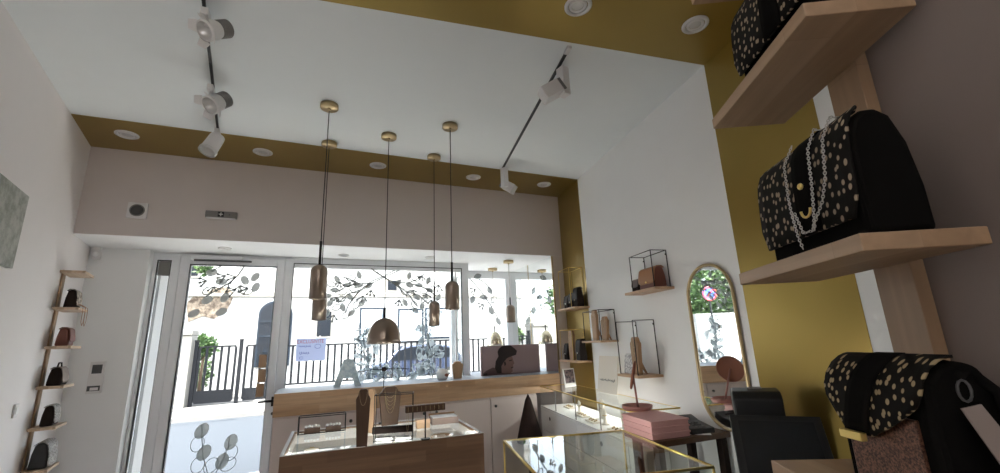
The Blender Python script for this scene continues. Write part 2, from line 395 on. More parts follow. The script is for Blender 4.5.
# low wall under the windows
struct(MB().box(-.213, XM + .01, y0 + .01, y1 - .005, 0, .95).build('wall_under_window', m_white))
struct(MB().box(1.62, XM + .01, yb0, yb1, 0, .95).build('wall_under_bay', m_white))

# grey sensor panel at the top of the sidelight
p = at_y(164, 268, y0 + .02)
tag(MB().box(-1.330, -1.240, y0 + .016, y0 + .029, 2.19, 2.325).build('sensor_panel', m_greyp, bevel=.003), 'small grey square panel at the top of the narrow pane left of the door', 'panel')

# mirrors on the right side of the recess
mp = thing('recess_mirror', 'tall mirror panel on the side of the window recess, nearer the gold stripe', 'mirror', (XM, 0, 0))
MB().box(0, .010, YB + .012, 4.785, 1.132, ZH - .004).build('glass', m_mirror, mp)
MB().box(-.006, .011, YB + .002, YB + .012, 1.132, ZH - .004).build('edge_strip', m_brass_d, mp)
mp2 = thing('recess_mirror', 'tall mirror panel on the side of the window recess, beside the bay window', 'mirror', (XM, 0, 0))
MB().box(0, .010, 4.795, YBAY - .004, 1.132, ZH - .004).build('glass', m_mirror, mp2)
MB().box(-.003, .010, 4.786, 4.794, 1.132, ZH - .004).build('edge_strip', m_brass_d, mp2)

# ------------------------------------------------------------------ ledge and cabinets under the window
lg = thing('display_ledge', 'long oak display ledge running under the shop window', 'ledge', (-.25, YB, 0))
W = XM + .25
MB().box(0, W - .002, 0, .03, .95, 1.13).build('fascia', m_oak, lg, bevel=.002)
MB().box(0, W - .002, .031, YW - YB - .002, 1.105, 1.128).box(1.94, W - .002, YW - YB - .001, YBAY - YB - .003, 1.105, 1.128).build('top_board', mat('grey_sill', (.40, .43, .47), .5), lg)
def ledge_cab(x0, x1, label, kx, split=None):
    c = thing('cabinet', label, 'cabinet', (x0, YB + .03, 0), group='pale pink cabinets under the window ledge')
    w = x1 - x0
    MB().box(.002, w - .002, .02, .5, .0, .948).build('body', m_cab, c)
    MB().box(.004, w - .004, 0, .019, .08, .93).build('door', m_cab, c, bevel=.002)
    d = c.children[-1]
    MB().cyl((kx - x0, 0, .865), (kx - x0, -.018, .865), .006).ball((kx - x0, -.022, .865), .014).build('knob', m_dgrey, d)
    return c
for a, b, l, k in ((-.25, .42, 'pale pink cupboard under the ledge beside the glass door', .36), (.42, 1.06, 'pale pink cupboard under the ledge behind the middle of the wooden table', 1.0), (1.06, 1.67, 'pale pink cupboard under the ledge behind the right end of the wooden table', 1.12), (1.67, 2.19, 'pale pink cupboard with dark knob under the ledge behind the dark cone', 1.716)):
    ledge_cab(a, b, l, k)

# ------------------------------------------------------------------ wall and beam fittings
def on_beam(px, py): return at_y(px, py, YB)
p = on_beam(138, 211)
t = thing('wall_speaker', 'white square plate with round dark grille on the beam above the narrow pane', 'speaker', (p.x, YB - .001, p.z))
MB().xz(rrect(-.065, .065, -.065, .065, .008), -.02, 0).build('plate', m_wplastic, t, bevel=.003)
mt = Matrix.Rotation(PI / 2, 3, 'X')
MB().lathe([(0, .030), (.018, .0325), (.038, .028), (.043, .02)], mtx=mt).build('grille', m_dgrey, t)
MB().lathe([(.041, .02), (.043, .03), (.048, .03), (.050, .02)], mtx=mt).build('ring', m_greyp, t)
p = on_beam(222, 215.5)
t = thing('emergency_light', 'slim grey emergency light with a cross mark on the beam above the door', 'emergency light', (p.x, YB - .001, p.z))
MB().box(-.115, .115, -.035, 0, -.028, .028).build('housing', m_greyp, t, bevel=.004)
MB().box(-.105, .105, -.036, -.002, -.036, -.029).build('diffuser', m_wplastic, t)
MB().box(-.025, .02, -.0365, -.035, -.022, .022).build('symbol_plate', m_black, t)
MB().box(-.006, .001, -.038, -.0366, -.016, .016).box(-.018, -.0062, -.038, -.0366, -.004, .004).box(.0012, .013, -.038, -.0366, -.004, .004).build('cross_mark', m_wplastic, t)
MB().ball((.06, -.0345, 0), .004).build('indicator', m_black, t)
p = at_y(95, 253, YF - .03)
t = thing('motion_detector', 'small white motion detector high in the corner above the narrow shelf rack', 'detector', (p.x + .01, YF - .001, p.z))
MB().xz(rrect(-.03, .03, -.055, .055, .012), -.045, 0).build('housing', m_wplastic, t, bevel=.006)
MB().ball((0, -.045, -.012), .022, .014, .022).build('lens', m_wpaper, t)
p = at_y(97, 376, YF)
t = thing('wall_controller', 'white wall panel with dark display beside the narrow pane', 'intercom', (p.x, YF - .001, p.z))
MB().xz(rrect(-.048, .048, -.135, .115, .008), -.025, 0).build('housing', m_wplastic, t, bevel=.003)
MB().box(-.030, .034, -.027, -.0252, .02, .09).build('display', m_dgrey, t)
MB().box(-.042, .04, -.028, -.0252, -.115, -.075).build('button_strip', m_dgrey, t)
MB().box(-.022, .03, -.0295, -.0282, -.11, -.088).build('button', m_wplastic, t)
q = at_p(14, 411, L0, nL)
t = thing('light_switch', 'small white light switch low on the left wall', 'switch', q + nL * .001, TL)
MB().xz(rrect(-.03, .03, -.04, .04, .005), -.01, 0).build('plate', m_wplastic, t, bevel=.002)
MB().box(-.018, .018, -.014, -.0102, -.02, .02).build('rocker', m_wpaper, t)
# picture on the left wall
t = thing('wall_picture', 'grey mottled canvas print on the left wall at the edge of the photo', 'picture', lw(-1.03, .002, 1.965), TL)
MB().box(-.62, 0, -.028, 0, 0, .412).build('canvas', m_canvas, t, bevel=.002)
MB().box(-.61, -.01, -.002, .001, .01, .40).build('stretcher', m_kraft, t)

# ------------------------------------------------------------------ ceiling lamps
LBL = ['round white recessed spotlight in the gold ceiling band nearest the left wall', 'round white recessed spotlight in the gold ceiling band beside the left track lamp', 'round white recessed spotlight in the gold ceiling band behind the hanging lamps', 'round white recessed spotlight in the gold ceiling band just left of the far track lamp', 'round white recessed spotlight in the gold ceiling band at the right corner', 'larger recessed spotlight in the front gold band at the top of the photo', 'larger recessed spotlight in the front gold band nearest the right wall']
def downlight(loc, R, label, group, up=0):
    t = thing('recessed_spotlight', label, 'spotlight', loc, 0, group)
    MB().lathe([(R * 1.0, 0), (R * 1.0, -.006), (R * .86, -.012), (R * .72, -.008), (R * .70, .0), (R * .9, 0.0)]).build('ring', m_wplastic, t)
    MB().lathe([(R * .66, -.002), (R * .64, -.007), (R * .50, -.009), (R * .44, -.003)]).build('tilting_ring', m_wplastic, t)
    MB().lathe([(R * .44, -.002), (R * .3, -.004), (R * .0, -.005)]).build('lens', m_alu, t)
    return t
for i, (x, y) in enumerate(((-1.377, 3.849), (-.467, 3.875), (.481, 3.867), (1.426, 3.875), (2.228, 3.843), (1.151, 1.521), (1.834, 1.41))):
    downlight((x, y, ZC - .003), .075 if i < 5 else .07, LBL[i], 'recessed spotlights in the gold ceiling bands')
for px, py, l in ((225, 247.8, 'tiny recessed lamp in the white soffit above the glass door'), (343.6, 254.6, 'tiny recessed lamp in the white soffit between the left cylinder lamps and the dome lamp'), (430, 257, 'tiny recessed lamp in the white soffit behind the smaller cylinder lamp')):
    p = at_z(px, py, ZH)
    downlight((p.x, p.y, ZH - .003), .055, l, 'small lamps in the recess soffit')

def track(a, b, label):
    a, b = V(a), V(b); d = b - a; L = d.length; rz = math.atan2(d.y, d.x)
    t = thing('lighting_track', label, 'lighting track', a, rz)
    MB().box(.06, L - .03, -.007, .007, -.016, 0).build('rail', m_black, t)
    MB().box(0, .06, -.014, .014, -.02, 0).build('feed_cap', m_wplastic, t, bevel=.003)
    MB().box(L - .03, L, -.011, .011, -.018, 0).build('end_cap', m_wplastic, t, bevel=.003)
    return t
track((-.545, 1.95, ZC - .001), (-.742, 3.58, ZC - .001), 'black ceiling track carrying three white spotlights on the left')
track((1.275, 1.80, ZC - .001), (1.625, 3.60, ZC - .001), 'black ceiling track carrying two boxy white spotlights on the right')
def aim(d):
    return V(d).normalized().to_track_quat('Z', 'Y').to_matrix()
def barn_spot(loc, d, label, s=1.0):
    t = thing('track_spotlight', label, 'spotlight', loc, 0, 'white track spotlights')
    R = aim(d); c = V((.030, .01, -.12 * s))
    MB().box(-.016, .016, -.035, .035, -.055, -.017).build('adapter', m_wplastic, t, bevel=.003)
    MB().tube([(0, 0, -.055), (0, 0, -.10 * s), c - R @ V((0, 0, .02))], .009).build('stem', m_wplastic, t)
    MB().lathe([(0, -.035), (.044 * s, -.035), (.052 * s, -.02), (.054 * s, .030 * s), (.058 * s, .035 * s), (.058 * s, .045 * s), (.049 * s, .047 * s)], c, mtx=R).build('head', m_wplastic, t)
    hs = MB()
    for k in range(5):
        z = -.04 - k * .011; hs.lathe([(0, z), (.05 * s, z), (.05 * s, z - .005), (0, z - .005)], c, mtx=R)
    hs.build('heat_sink', m_greyp, t)
    MB().lathe([(.049 * s, .046 * s), (.035 * s, .012 * s), (.0, .0)], c, mtx=R).build('reflector', m_alu, t)
    for k in range(4):
        a = math.radians(45 + 90 * k); u = V((math.cos(a), math.sin(a), 0)); w = V((-math.sin(a), math.cos(a), 0))
        b0 = u * .056 * s + V((0, 0, .040 * s)); tip = u * .086 * s + V((0, 0, .066 * s))
        pts = [b0 - w * .036 * s, b0 + w * .036 * s, tip + w * .026 * s, tip - w * .026 * s]
        nrm = (pts[1] - pts[0]).cross(pts[2] - pts[0]).normalized() * .0025
        MB().ext([R @ q + c for q in pts], R @ nrm).build('barn_door', m_wplastic, t)
    return t
def tk(px, py): p = at_z(px, py, ZC - .002); return (p.x, p.y, ZC - .018)
barn_spot(tk(207, 6), (-.5, -.42, -.55), 'white track spotlight with flaps nearest the camera on the left track', .88)
barn_spot(tk(212, 82), (-.45, -.45, -.65), 'white track spotlight with flaps, middle one of the left track')
p = tk(218, 128)
t = thing('track_spotlight', 'plain white cylinder spotlight at the far end of the left track', 'spotlight', p, 0, 'white track spotlights')
R = aim((-.28, -.25, -.9)); c = V((0, 0, -.07))
MB().box(-.016, .016, -.035, .035, -.04, -.001).build('adapter', m_wplastic, t, bevel=.003)
MB().lathe([(0, -.02), (.048, -.02), (.052, 0), (.056, .13), (.052, .135)], c, mtx=R).build('head', m_wplastic, t)
MB().lathe([(.052, .134), (.036, .10), (0, .09)], c, mtx=R).build('reflector', m_alu, t)
MB().lathe([(.057, .115), (.061, .118), (.061, .142), (.054, .142)], c, mtx=R).build('front_ring', m_alu, t)
def box_spot(loc, d, label, rz=0, dx=-.07):
    t = thing('track_spotlight', label, 'spotlight', loc, rz, 'white track spotlights')
    MB().box(-.026, .026, -.030, .030, -.19, -.001).build('driver_box', m_wplastic, t, bevel=.004)
    R = aim(d); c = V((dx, .03, -.165))
    h = MB(); b = [V((sx * .044, sy * .044, z)) for z in (-.05, .075) for sx, sy in ((-1, -1), (1, -1), (1, 1), (-1, 1))]
    h.hexa([R @ q + c for q in b]); h.build('head', m_wplastic, t, bevel=.005)
    MB().lathe([(.038, .076), (.028, .06), (0, .0765)], c, mtx=R).build('reflector', m_alu, t)
    b = [V((sx * .040, sy * .040, z)) for z in (-.07, -.051) for sx, sy in ((-1, -1), (1, -1), (1, 1), (-1, 1))]
    MB().hexa([R @ q + c for q in b]).build('heat_sink', m_greyp, t)
    MB().cyl((0, .0, -.15), c, .012).build('pivot', m_wplastic, t)
    return t
box_spot(tk(562, 66), (-.62, .3, -.42), 'boxy white spotlight near the front end of the right track', .2)
box_spot(tk(504, 167), (.4, -.6, -.5), 'boxy white spotlight at the far end of the right track', .2, .06)

# ------------------------------------------------------------------ pendants
def pendant(x, y, ztop, z0, z1, r, label, dome=False, metal=None, neck=.13, group='bronze hanging lamps', cord=None, canr=.06):
    metal = metal or m_brz
    t = thing('pendant_lamp', label, 'pendant lamp', (x, y, ztop), 0, group)
    MB().lathe([(0, 0), (canr, 0), (canr, -.026), (canr * .96, -.03), (0, -.03)]).build('ceiling_rose', m_brass_d, t)
    MB().cyl((0, 0, -.028), (0, 0, -.045), .012, .008, 10).build('cord_grip', m_brass_d, t)
    MB().tube([(0, 0, -.04), (0, 0, z1 + neck - ztop)], .0032, 6).build('cord', cord or m_black, t)
    MB().tube([(0, 0, z1 + neck - ztop + .003), (0, 0, z1 - .01 - ztop)], .008, 8).build('neck', m_blackw, t)
    h = z1 - z0; B = z0 - ztop; pr = []
    if dome:
        for i in range(11):
            a = PI / 2 * i / 10; pr.append((r * math.sin(a) + (.0 if i else 0), B + h - (h * .82) * (1 - math.cos(a))))
        pr += [(r, B), (r - .004, B)]
        for i in range(10, -1, -1):
            a = PI / 2 * i / 10; pr.append(((r - .006) * math.sin(a), B + h - .006 - (h * .82) * (1 - math.cos(a))))
    else:
        rc = r * .9
        for i in range(9):
            a = PI / 2 * i / 8; pr.append((r * math.sin(a), B + h - rc * (1 - math.cos(a))))
        pr += [(r, B), (r - .003, B), (r - .004, B + h - rc), (.01, B + h - .012)]
    MB().lathe(pr, n=40).build('shade', metal, t)
    if dome:
        MB().lathe([(.012, B + h - .02), (.030, B + h - .03), (.034, B + .07), (.030, B + .02), (0, B + .015)], n=20).build('bulb_holder', m_brass_d, t)
        MB().ball((0, 0, B + .022), .042, .042, .03).build('bulb', m_bulb, t)
    else:
        MB().lathe([(.012, B + h - .02), (.022, B + h - .04), (.024, B + .07), (.0, B + .06)], n=16).build('bulb', m_bulb, t)
    return t
pendant(.024, 2.918, ZC - .001, 1.778, 1.993, .051, 'bronze cylinder lamp on the longest cord, hanging in front of another at the left', neck=.15)
pendant(.046, 3.529, ZC - .001, 1.684, 1.89, .052, 'bronze cylinder lamp hanging directly behind and below the leftmost one')
pendant(.481, 3.237, ZC - .001, 1.494, 1.676, .117, 'wide bronze dome lamp hanging over the middle of the table', True, neck=.07)
pendant(.922, 3.513, ZC - .001, 1.623, 1.826, .045, 'smaller bronze cylinder lamp between the dome and the right cylinder', neck=.12)
pendant(.895, 2.923, ZC - .001, 1.707, 1.907, .050, 'bronze cylinder lamp above the right end of the table, rightmost of the lamps over it', neck=.13)
m_chrome = mat('pale_gold_chrome', (.80, .72, .55), .12, 1)
pendant(2.085, 4.547, ZH - .003, 1.69, 1.888, .053, 'bronze cylinder lamp hanging from the soffit in the window recess', neck=.08, group='lamps in the window recess', cord=m_silver)
pendant(2.10, 5.08, ZH - .003, 1.43, 1.61, .10, 'shiny pale gold dome lamp hanging in the bay window', True, m_chrome, .06, 'lamps in the window recess', m_silver)

# ------------------------------------------------------------------ window film: leaf branches
YG = YW + .028
def gp(px, py, Y=None): p = at_y(px, py, Y or YG); return (p.x, p.z)
def leaf_poly(cx, cz, L, w, ang, n=10):
    ca, sa = math.cos(ang), math.sin(ang); pts = []
    for i in range(n):
        t = i / n; pts.append((L * (t - .5), w * math.sin(PI * t) ** .8 * .5))
    for i in range(n):
        t = 1 - i / n; pts.append((L * (t - .5), -w * math.sin(PI * t) ** .8 * .5))
    return [(cx + a * ca - b * sa, cz + a * sa + b * ca) for a, b in pts]
def oval_poly(cx, cz, L, w, ang, n=18):
    ca, sa = math.cos(ang), math.sin(ang)
    return [(cx + L / 2 * math.cos(2 * PI * i / n) * ca - w / 2 * math.sin(2 * PI * i / n) * sa, cz + L / 2 * math.cos(2 * PI * i / n) * sa + w / 2 * math.sin(2 * PI * i / n) * ca) for i in range(n)]
_dk = -1
def decal(label, Y, solids, outlines, stems, berries=(), poly=leaf_poly, material=m_decal, lw_=.0080, group='leaf branches on the glass'):
    global _dk; _dk = (_dk + 1) % 4
    t = thing('window_decal', label, 'window decal', (0, Y - .020 * _dk, 0), 0, group)
    a = MB()
    for (x, z, L, w, g) in solids: a.xz(poly(x, z, L, w, g), -.0005, .0005)
    if solids: a.build('solid_leaves', material, t)
    b = MB()
    for (x, z, L, w, g) in outlines:
        q = poly(x, z, L, w, g); b.tube([(p[0], 0, p[1]) for p in q], lw_ * .75, 4, True)
    for s in stems: b.tube([(p[0], 0, p[1]) for p in s], lw_, 4)
    for (x, z, r) in berries: b.xz(oval_poly(x, z, 2 * r, 2 * r, 0, 10), -.0005, .0005)
    b.build('stems', m_line if material is m_decal else material, t)
    return t
def br(px, py, L, w, deg, Y=YG):
    L *= 1.18; w *= 1.15
    x, z = gp(px, py, Y); return (x, z, L, w, math.radians(deg))
rn = random.Random(3)
def twigs(pts, k=3, L=.07, Y=YG, deg=-100):
    st, be = [], []
    for (px, py) in pts:
        x, z = gp(px, py, Y)
        for i in range(k):
            a = math.radians(deg + (i - (k - 1) / 2) * 38 + rn.uniform(-8, 8)); l = L * rn.uniform(.75, 1.1)
            e = (x + l * math.cos(a), z + l * math.sin(a)); st.append([(x, z), e]); be.append((e[0], e[1], .012))
    return st, be
# left branch of the main window
sl = [(337.1, 279.5, -60), (347.3, 285.1, 5), (358.8, 285.5, 10), (359.1, 275, -75), (334.6, 290, 0), (350.1, 297.3, -50), (342.9, 307.4, -75), (351.5, 313, 40), (362, 302.9, 60), (327, 296, 10), (330, 303, 60), (327, 313, 70), (369, 286, 35)]
so = [(351, 278.2, 5), (336.6, 307.4, 20), (346, 315, 40), (343, 292, 30), (354, 290, -20), (341, 299, 10), (331, 284, -20), (356, 305, 60)]
st, be = twigs([(334, 315), (363, 296), (371, 290)], 3); s2, b2 = twigs([(336, 297), (340, 282), (355, 281)], 4, .05); st += s2; be += b2
st += [[gp(*q) for q in ((400, 270), (384, 277.5), (370, 284), (358, 293), (349, 304), (345, 313))], [gp(*q) for q in ((398, 268.5), (384, 276), (372, 281), (360, 290), (352, 300))], [gp(*q) for q in ((370, 283), (357, 284), (345, 287), (335, 293))], [gp(*q) for q in ((360, 290), (348, 294), (338, 303))], [gp(*q) for q in ((357, 284), (350, 279), (343, 277))]]
decal('grey leaf branch film on the main window, left of the crossed stems', YG, [br(a, b, .085, .048, g) for a, b, g in sl], [br(a, b, .085, .05, g) for a, b, g in so], st, be + [(gp(343, 274)[0], gp(343, 274)[1], .006)])
sl = [(408.8, 276.1, 80), (418.6, 285.4, 0), (409.3, 285.6, -15), (427.9, 280.7, 65), (429.1, 290.3, -20), (416.1, 297.3, -40), (421.8, 306.2, 75), (437.9, 297.6, 60), (404.6, 302.8, -60), (398, 283, 60), (415, 311, -30)]
so = [(416, 279, 5), (410, 294, 10), (424, 299, 50), (414, 305, -60), (431, 284, 20), (404, 292, -40), (424, 291, 20), (410, 312, 40)]
st, be = twigs([(399, 300), (438, 285), (431, 300)], 3); s2, b2 = twigs([(426, 294), (413, 290), (421, 276)], 4, .05); st += s2; be += b2
st += [[gp(*q) for q in ((371, 269), (384, 277.5), (397, 285), (408, 294), (416, 306))], [gp(*q) for q in ((373, 271), (386, 279), (398, 287), (407, 297))], [gp(*q) for q in ((392, 283), (408, 283), (424, 288), (436, 296))], [gp(*q) for q in ((406, 292), (418, 295), (428, 304))], [gp(*q) for q in ((408, 283), (416, 280), (424, 274))]]
decal('grey leaf branch film on the main window, right of the crossed stems', YG, [br(a, b, .085, .048, g) for a, b, g in sl], [br(a, b, .085, .05, g) for a, b, g in so], st, be)
# frosted flower columns lower on the main window
def column(pxs, y0_, y1_, n, seed, label):
    r = random.Random(seed); sol, outl, stm = [], [], []
    for i in range(n):
        px = r.uniform(*pxs); py = r.uniform(y0_, y1_); (sol if r.random() < .6 else outl).append(br(px, py, r.uniform(.06, .11), r.uniform(.04, .06), r.uniform(-90, 90)))
    mx = sum(pxs) / 2
    stm = [[gp(mx + 3 * math.sin(k + j), y1_ + 1 - (y1_ - y0_) * k / 6) for k in range(7)] for j in range(3)]
    decal(label, YG, sol, outl, stm, (), leaf_poly, m_decal2)
column((356, 376), 325, 378, 34, 11, 'pale frosted flower film on the main window beside the blue letter')
column((417, 440), 312, 377, 40, 12, 'pale frosted flower film on the main window below the right branch')
column((376, 417), 362, 380, 20, 13, 'low pale frosted flower film along the bottom of the main window')
# door
YD = YW + .018
DS = [(212, 273, 10), (221.8, 281.9, 2), (245.2, 280.7, -60), (255.5, 277.4, 60), (256, 287.5, 70), (207.8, 300.2, 35), (194.4, 313.5, 35), (225.2, 297.8, 65), (221.8, 312, 30)]
st, be = twigs([(207, 281), (236, 290), (226, 276), (236, 277), (248, 289)], 3, .075, YD, 200); s2, b2 = twigs([(214, 287), (240, 286)], 4, .06, YD, -80); st += s2; be += b2
st += [[gp(a, b, YD) for a, b in ((245, 266), (238, 276), (230, 283), (214, 292), (206, 297))], [gp(a, b, YD) for a, b in ((222, 266), (212, 272))], [gp(a, b, YD) for a, b in ((229, 284), (227, 294))]]
decal('grey oval leaf branch film across the top of the door glass', YD, [br(a, b, .085, .058, g, YD) for a, b, g in DS], [br(208, 291, .075, .05, 40, YD), br(247, 292, .08, .05, 10, YD)], st, be, oval_poly, lw_=.0075)
DS = [(202.7, 430.1, 60), (205, 451.7, 60), (231.7, 441.2, 70), (222.9, 460.2, 70)]
DO = [(198.5, 443, 80), (198.8, 464, 80), (212, 464.5, 60), (231.7, 451.7, 70), (229, 463, 40)]
st = [[gp(a, b, YD) for a, b in ((203, 424), (203, 438), (204, 455), (208, 470), (213, 490))], [gp(a, b, YD) for a, b in ((230, 436), (229, 447), (223, 460), (216, 473), (213, 490))]]
decal('grey oval leaf sprig film low on the door glass', YD, [br(a, b, .115, .085, g, YD) for a, b, g in DS], [br(a, b, .11, .085, g, YD) for a, b, g in DO], st, (), oval_poly, lw_=.0045)
# bay
YV = YBAY + .028
DS = [(488, 291, -60), (482, 297.6, -10), (489.5, 311.3, -65), (496.6, 321.6, -60), (476, 277, 20), (471, 300, 70)]
st, be = twigs([(474, 290), (482, 305)], 3, .08, YV, -150)
st += [[gp(a, b, YV) for a, b in ((468, 279), (478, 290), (488, 304), (496, 318))], [gp(a, b, YV) for a, b in ((476, 279), (484, 284), (489, 290))]]
decal('grey leaf branch film on the bay window behind the dome lamp', YV, [br(a, b, .1, .062, g, YV) for a, b, g in DS], [br(492, 300, .09, .06, 50, YV)], st, be)

# stickers and sign
for i, (px, py) in enumerate(((263, 361), (262, 375.5), (260.3, 390))):
    x, z = gp(px, py, YD - .002)
    tag(MB().box(x - .035, x + .030, YD - .003, YD - .002, z - .062, z + .058).build('door_sticker', m_kraft), ('top', 'middle', 'bottom')[i] + ' one of three tan stickers stacked on the door glass above the handle', 'sticker', 'tan stickers on the door glass')
a, b = gp(297, 339), gp(325, 360)
t = thing('window_sign', 'white paper sign with red heading taped to the main window at the left', 'sign', ((a[0] + b[0]) / 2, YG - .006, (a[1] + b[1]) / 2))
w, h = (b[0] - a[0]) / 2, (a[1] - b[1]) / 2
MB().box(-w, w, 0, .001, -h, h).build('paper', film('sign_paper', (.66, .70, .84), .04), t)
text_mesh('EXCLUSIVITE', .050, 'red_heading', m_red, t, (-.01, -.001, h - .045), (PI / 2, 0, 0)).scale = (.86, 1, 1)
def scribble(x0, x1, z, amp, n, name, parent, m, y=-.001, seed=1, r=.0022):
    q = random.Random(seed); pts = []
    for i in range(n * 4):
        t_ = i / (n * 4 - 1); pts.append((x0 + (x1 - x0) * t_ + amp * .4 * math.cos(i * PI / 2), y, z + amp * math.sin(i * PI / 2) * q.uniform(.4, 1)))
    return MB().tube(pts, r, 4).build(name, m, parent)
scribble(-w + .02, -.005, .035, .014, 7, 'handwriting', t, m_ink, seed=2)
scribble(-w + .03, -.015, -.03, .016, 6, 'handwriting', t, m_ink, seed=5)
MB().tube([(-w + .05 + .018 * math.cos(k), -.001, -h + .03 + .012 * math.sin(k)) for k in range(6)], .002, 4, True).tube([(.06 + .03 * math.cos(k * .9), -.001, .03 + .022 * math.sin(k * .9)) for k in range(7)], .002, 4, True).build('doodles', m_ink, t)

# ------------------------------------------------------------------ things on the ledge
ZL = 1.129
p = at_z(348, 388, ZL)
t = thing('letter_ornament', 'large pale blue patterned letter A standing on the window ledge', 'letter', (.34, 4.46, ZL))
MB().xz([(-.125, 0), (-.065, 0), (-.042, .075), (.042, .075), (.065, 0), (.125, 0), (.04, .245), (-.04, .245)], -.02, .02).build('letter', m_pale_blue, t, bevel=.006)
t.rotation_euler = (0, 0, math.radians(-8))
def bust(name, label, loc, rz, h, w, th, m=m_bust, lean=0, chains=0, group='wooden necklace busts', m2=None):
    t = thing(name, label, 'necklace bust', loc, rz, group)
    k = math.tan(math.radians(lean))
    pl = [(-.36 * w, 0), (.36 * w, 0), (.5 * w, .82 * h), (.43 * w, .86 * h), (.36 * w, .88 * h), (.30 * w, .96 * h), (.2 * w, h), (-.2 * w, h), (-.30 * w, .96 * h), (-.36 * w, .88 * h), (-.43 * w, .86 * h), (-.5 * w, .82 * h)]
    pts = [(x, z * k, z) for x, z in pl]
    MB().ext([V(q) for q in pts], (0, th, 0)).build('board', m, t, bevel=.002)
    if not chains: chains = 1
    for i in range(chains):
        d = .24 + .5 * i / max(1, chains); y = lambda z: z * k - .003
        c = [(-.30 * w * math.cos(a), 0, 0) for a in [0]]
        pp = []
        for j in range(13):
            a = PI * j / 12; z = h * (.95 - d * math.sin(a)); pp.append((-.26 * w * math.cos(a), z * k - .002, z))
        MB().tube(pp, .0013, 4).build('necklace', m_brass_d, t)
    # strut behind
    MB().ext([V((-.01, th + .001 + .3 * h * k, .3 * h)), V((-.01, th + .45 * h * k + .002, .45 * h)), V((-.01, th + .22 * h, 0)), V((-.01, th + .20 * h, 0))], (.02, 0, 0)).build('strut', m, t)
    return t
bust('necklace_bust', 'plain oak necklace bust standing on the window ledge', (1.41, 4.44, ZL), 0, .17, .115, .03, m_bustl)
t = thing('ring_dish', 'small white shell shaped dish with an orange piece on the window ledge', 'dish', (1.25, 4.46, ZL))
MB().lathe([(0, .0), (.045, .002), (.062, .03), (.06, .07), (.04, .1), (.0, .112)]).build('shell', m_wpaper, t)
MB().ball((.03, -.055, .045), .025, .012, .016).build('orange_piece', m_terra, t)
# poster panel
t = thing('poster_panel', 'mauve advertising panel with a printed young man looking down, on the window ledge', 'poster', (1.70, 4.53, ZL))
PWd = .715; s_ = PWd / 354
MB().box(0, PWd, 0, .02, 0, .31).build('board', m_panel, t, bevel=.001)
def pz(x, y): return ((x - 33) * s_, (415 - (x - 33) * .037 - y) * .00176)
hair = [(135, 300), (118, 330), (112, 370), (125, 400), (150, 402), (150, 360), (163, 338), (185, 312), (215, 300), (240, 293), (247, 268), (232, 252), (212, 236), (185, 232), (158, 238), (138, 255), (130, 275)]
face = [(150, 360), (163, 338), (185, 312), (215, 300), (222, 325), (228, 345), (219, 354), (222, 368), (214, 374), (216, 392), (200, 404), (168, 404), (150, 398)]
coat = [(42, 413), (44, 398), (62, 384), (100, 366), (122, 372), (126, 400), (150, 398), (168, 404), (216, 405), (218, 408)]
def pxz(L):
    return [(max(.002, a), max(.002, b)) for a, b in (pz(*q) for q in L)]
for nm, L, mm, yy in (('printed_coat', coat, m_coat, -.0012), ('printed_face', face, m_skin, -.0016), ('printed_hair', hair, m_hair, -.002)):
    MB().xz(pxz(L), yy, -.0005).build(nm, mm, t)
MB().xz(pxz([(196, 326), (214, 321), (215, 326), (198, 331)]), -.0024, -.0016).xz(pxz([(205, 369), (220, 366), (219, 371), (207, 374)]), -.0024, -.0016).xz(pxz([(165, 338), (174, 330), (178, 348), (170, 362)]), -.0024, -.0016).build('printed_features', m_hair, t)
MB().xz(pxz([(46, 412), (46, 402), (66, 396), (66, 410)]), -.0024, -.0012).build('printed_collar', m_hair, t)

# ------------------------------------------------------------------ display table
TA = math.radians(-2.5)
tb = thing('display_table', 'wooden display table with glass top in the middle of the shop', 'table', (.495, 3.285, 0), TA)
hw, hd = .60, .405
MB().box(-hw, hw, -hd, -hd + .025, 0, .9).build('front_panel', m_dark_oak, tb, bevel=.002)
MB().box(-hw, hw, hd - .025, hd, 0, .9).build('back_panel', m_dark_oak, tb, bevel=.002)
MB().box(-hw, -hw + .025, -hd + .025, hd - .025, 0, .9).build('side_panel', m_dark_oak, tb, bevel=.002)
MB().box(hw - .025, hw, -hd + .025, hd - .025, 0, .9).build('side_panel', m_dark_oak, tb, bevel=.002)
MB().box(-hw + .025, hw - .025, -hd + .025, hd - .025, .80, .82).box(-hw + .025, -hw + .03, -hd + .03, hd - .03, .82, .888).box(hw - .03, hw - .025, -hd + .03, hd - .03, .82, .888).box(-hw + .025, hw - .025, -hd + .025, -hd + .03, .82, .888).box(-hw + .025, hw - .025, hd - .03, hd - .025, .82, .888).build('white_tray', m_wpaper, tb)
MB().box(-hw + .022, hw - .022, -hd + .022, hd - .022, .889, .8995).build('glass_top', thin_glass('table_glass', (.95, .975, .965), 2.6), tb)
rim = MB().box(-hw, -hw + .018, -hd, hd, .9, .9035).box(hw - .018, hw, -hd, hd, .9, .9035).box(-hw + .018, hw - .018, -hd, -hd + .008, .9, .9035).box(-hw + .018, hw - .018, hd - .018, hd, .9, .9035)
rim.build('rim', m_wpaper, tb)
tr = Matrix.Rotation(TA, 3, 'Z')
ZT = .9005
def wire_box(pts_b, h, name, label, m=m_blackw, w=.006, loc=(0, 0, 0), rz=0, cat='wire frame'):
    t = thing(name, label, cat, loc, rz)
    mb = MB(); n = len(pts_b)
    b = [V((x, y, w)) for x, y in pts_b]; T = [V((x, y, h)) for x, y in pts_b]
    for i in range(n):
        j = (i + 1) % n; mb.bar(b[i], b[j], w); mb.bar(T[i], T[j], w); mb.bar(b[i], T[i], w)
    mb.build('frame', m, t); return t
q = at_z(322, 433, .9)
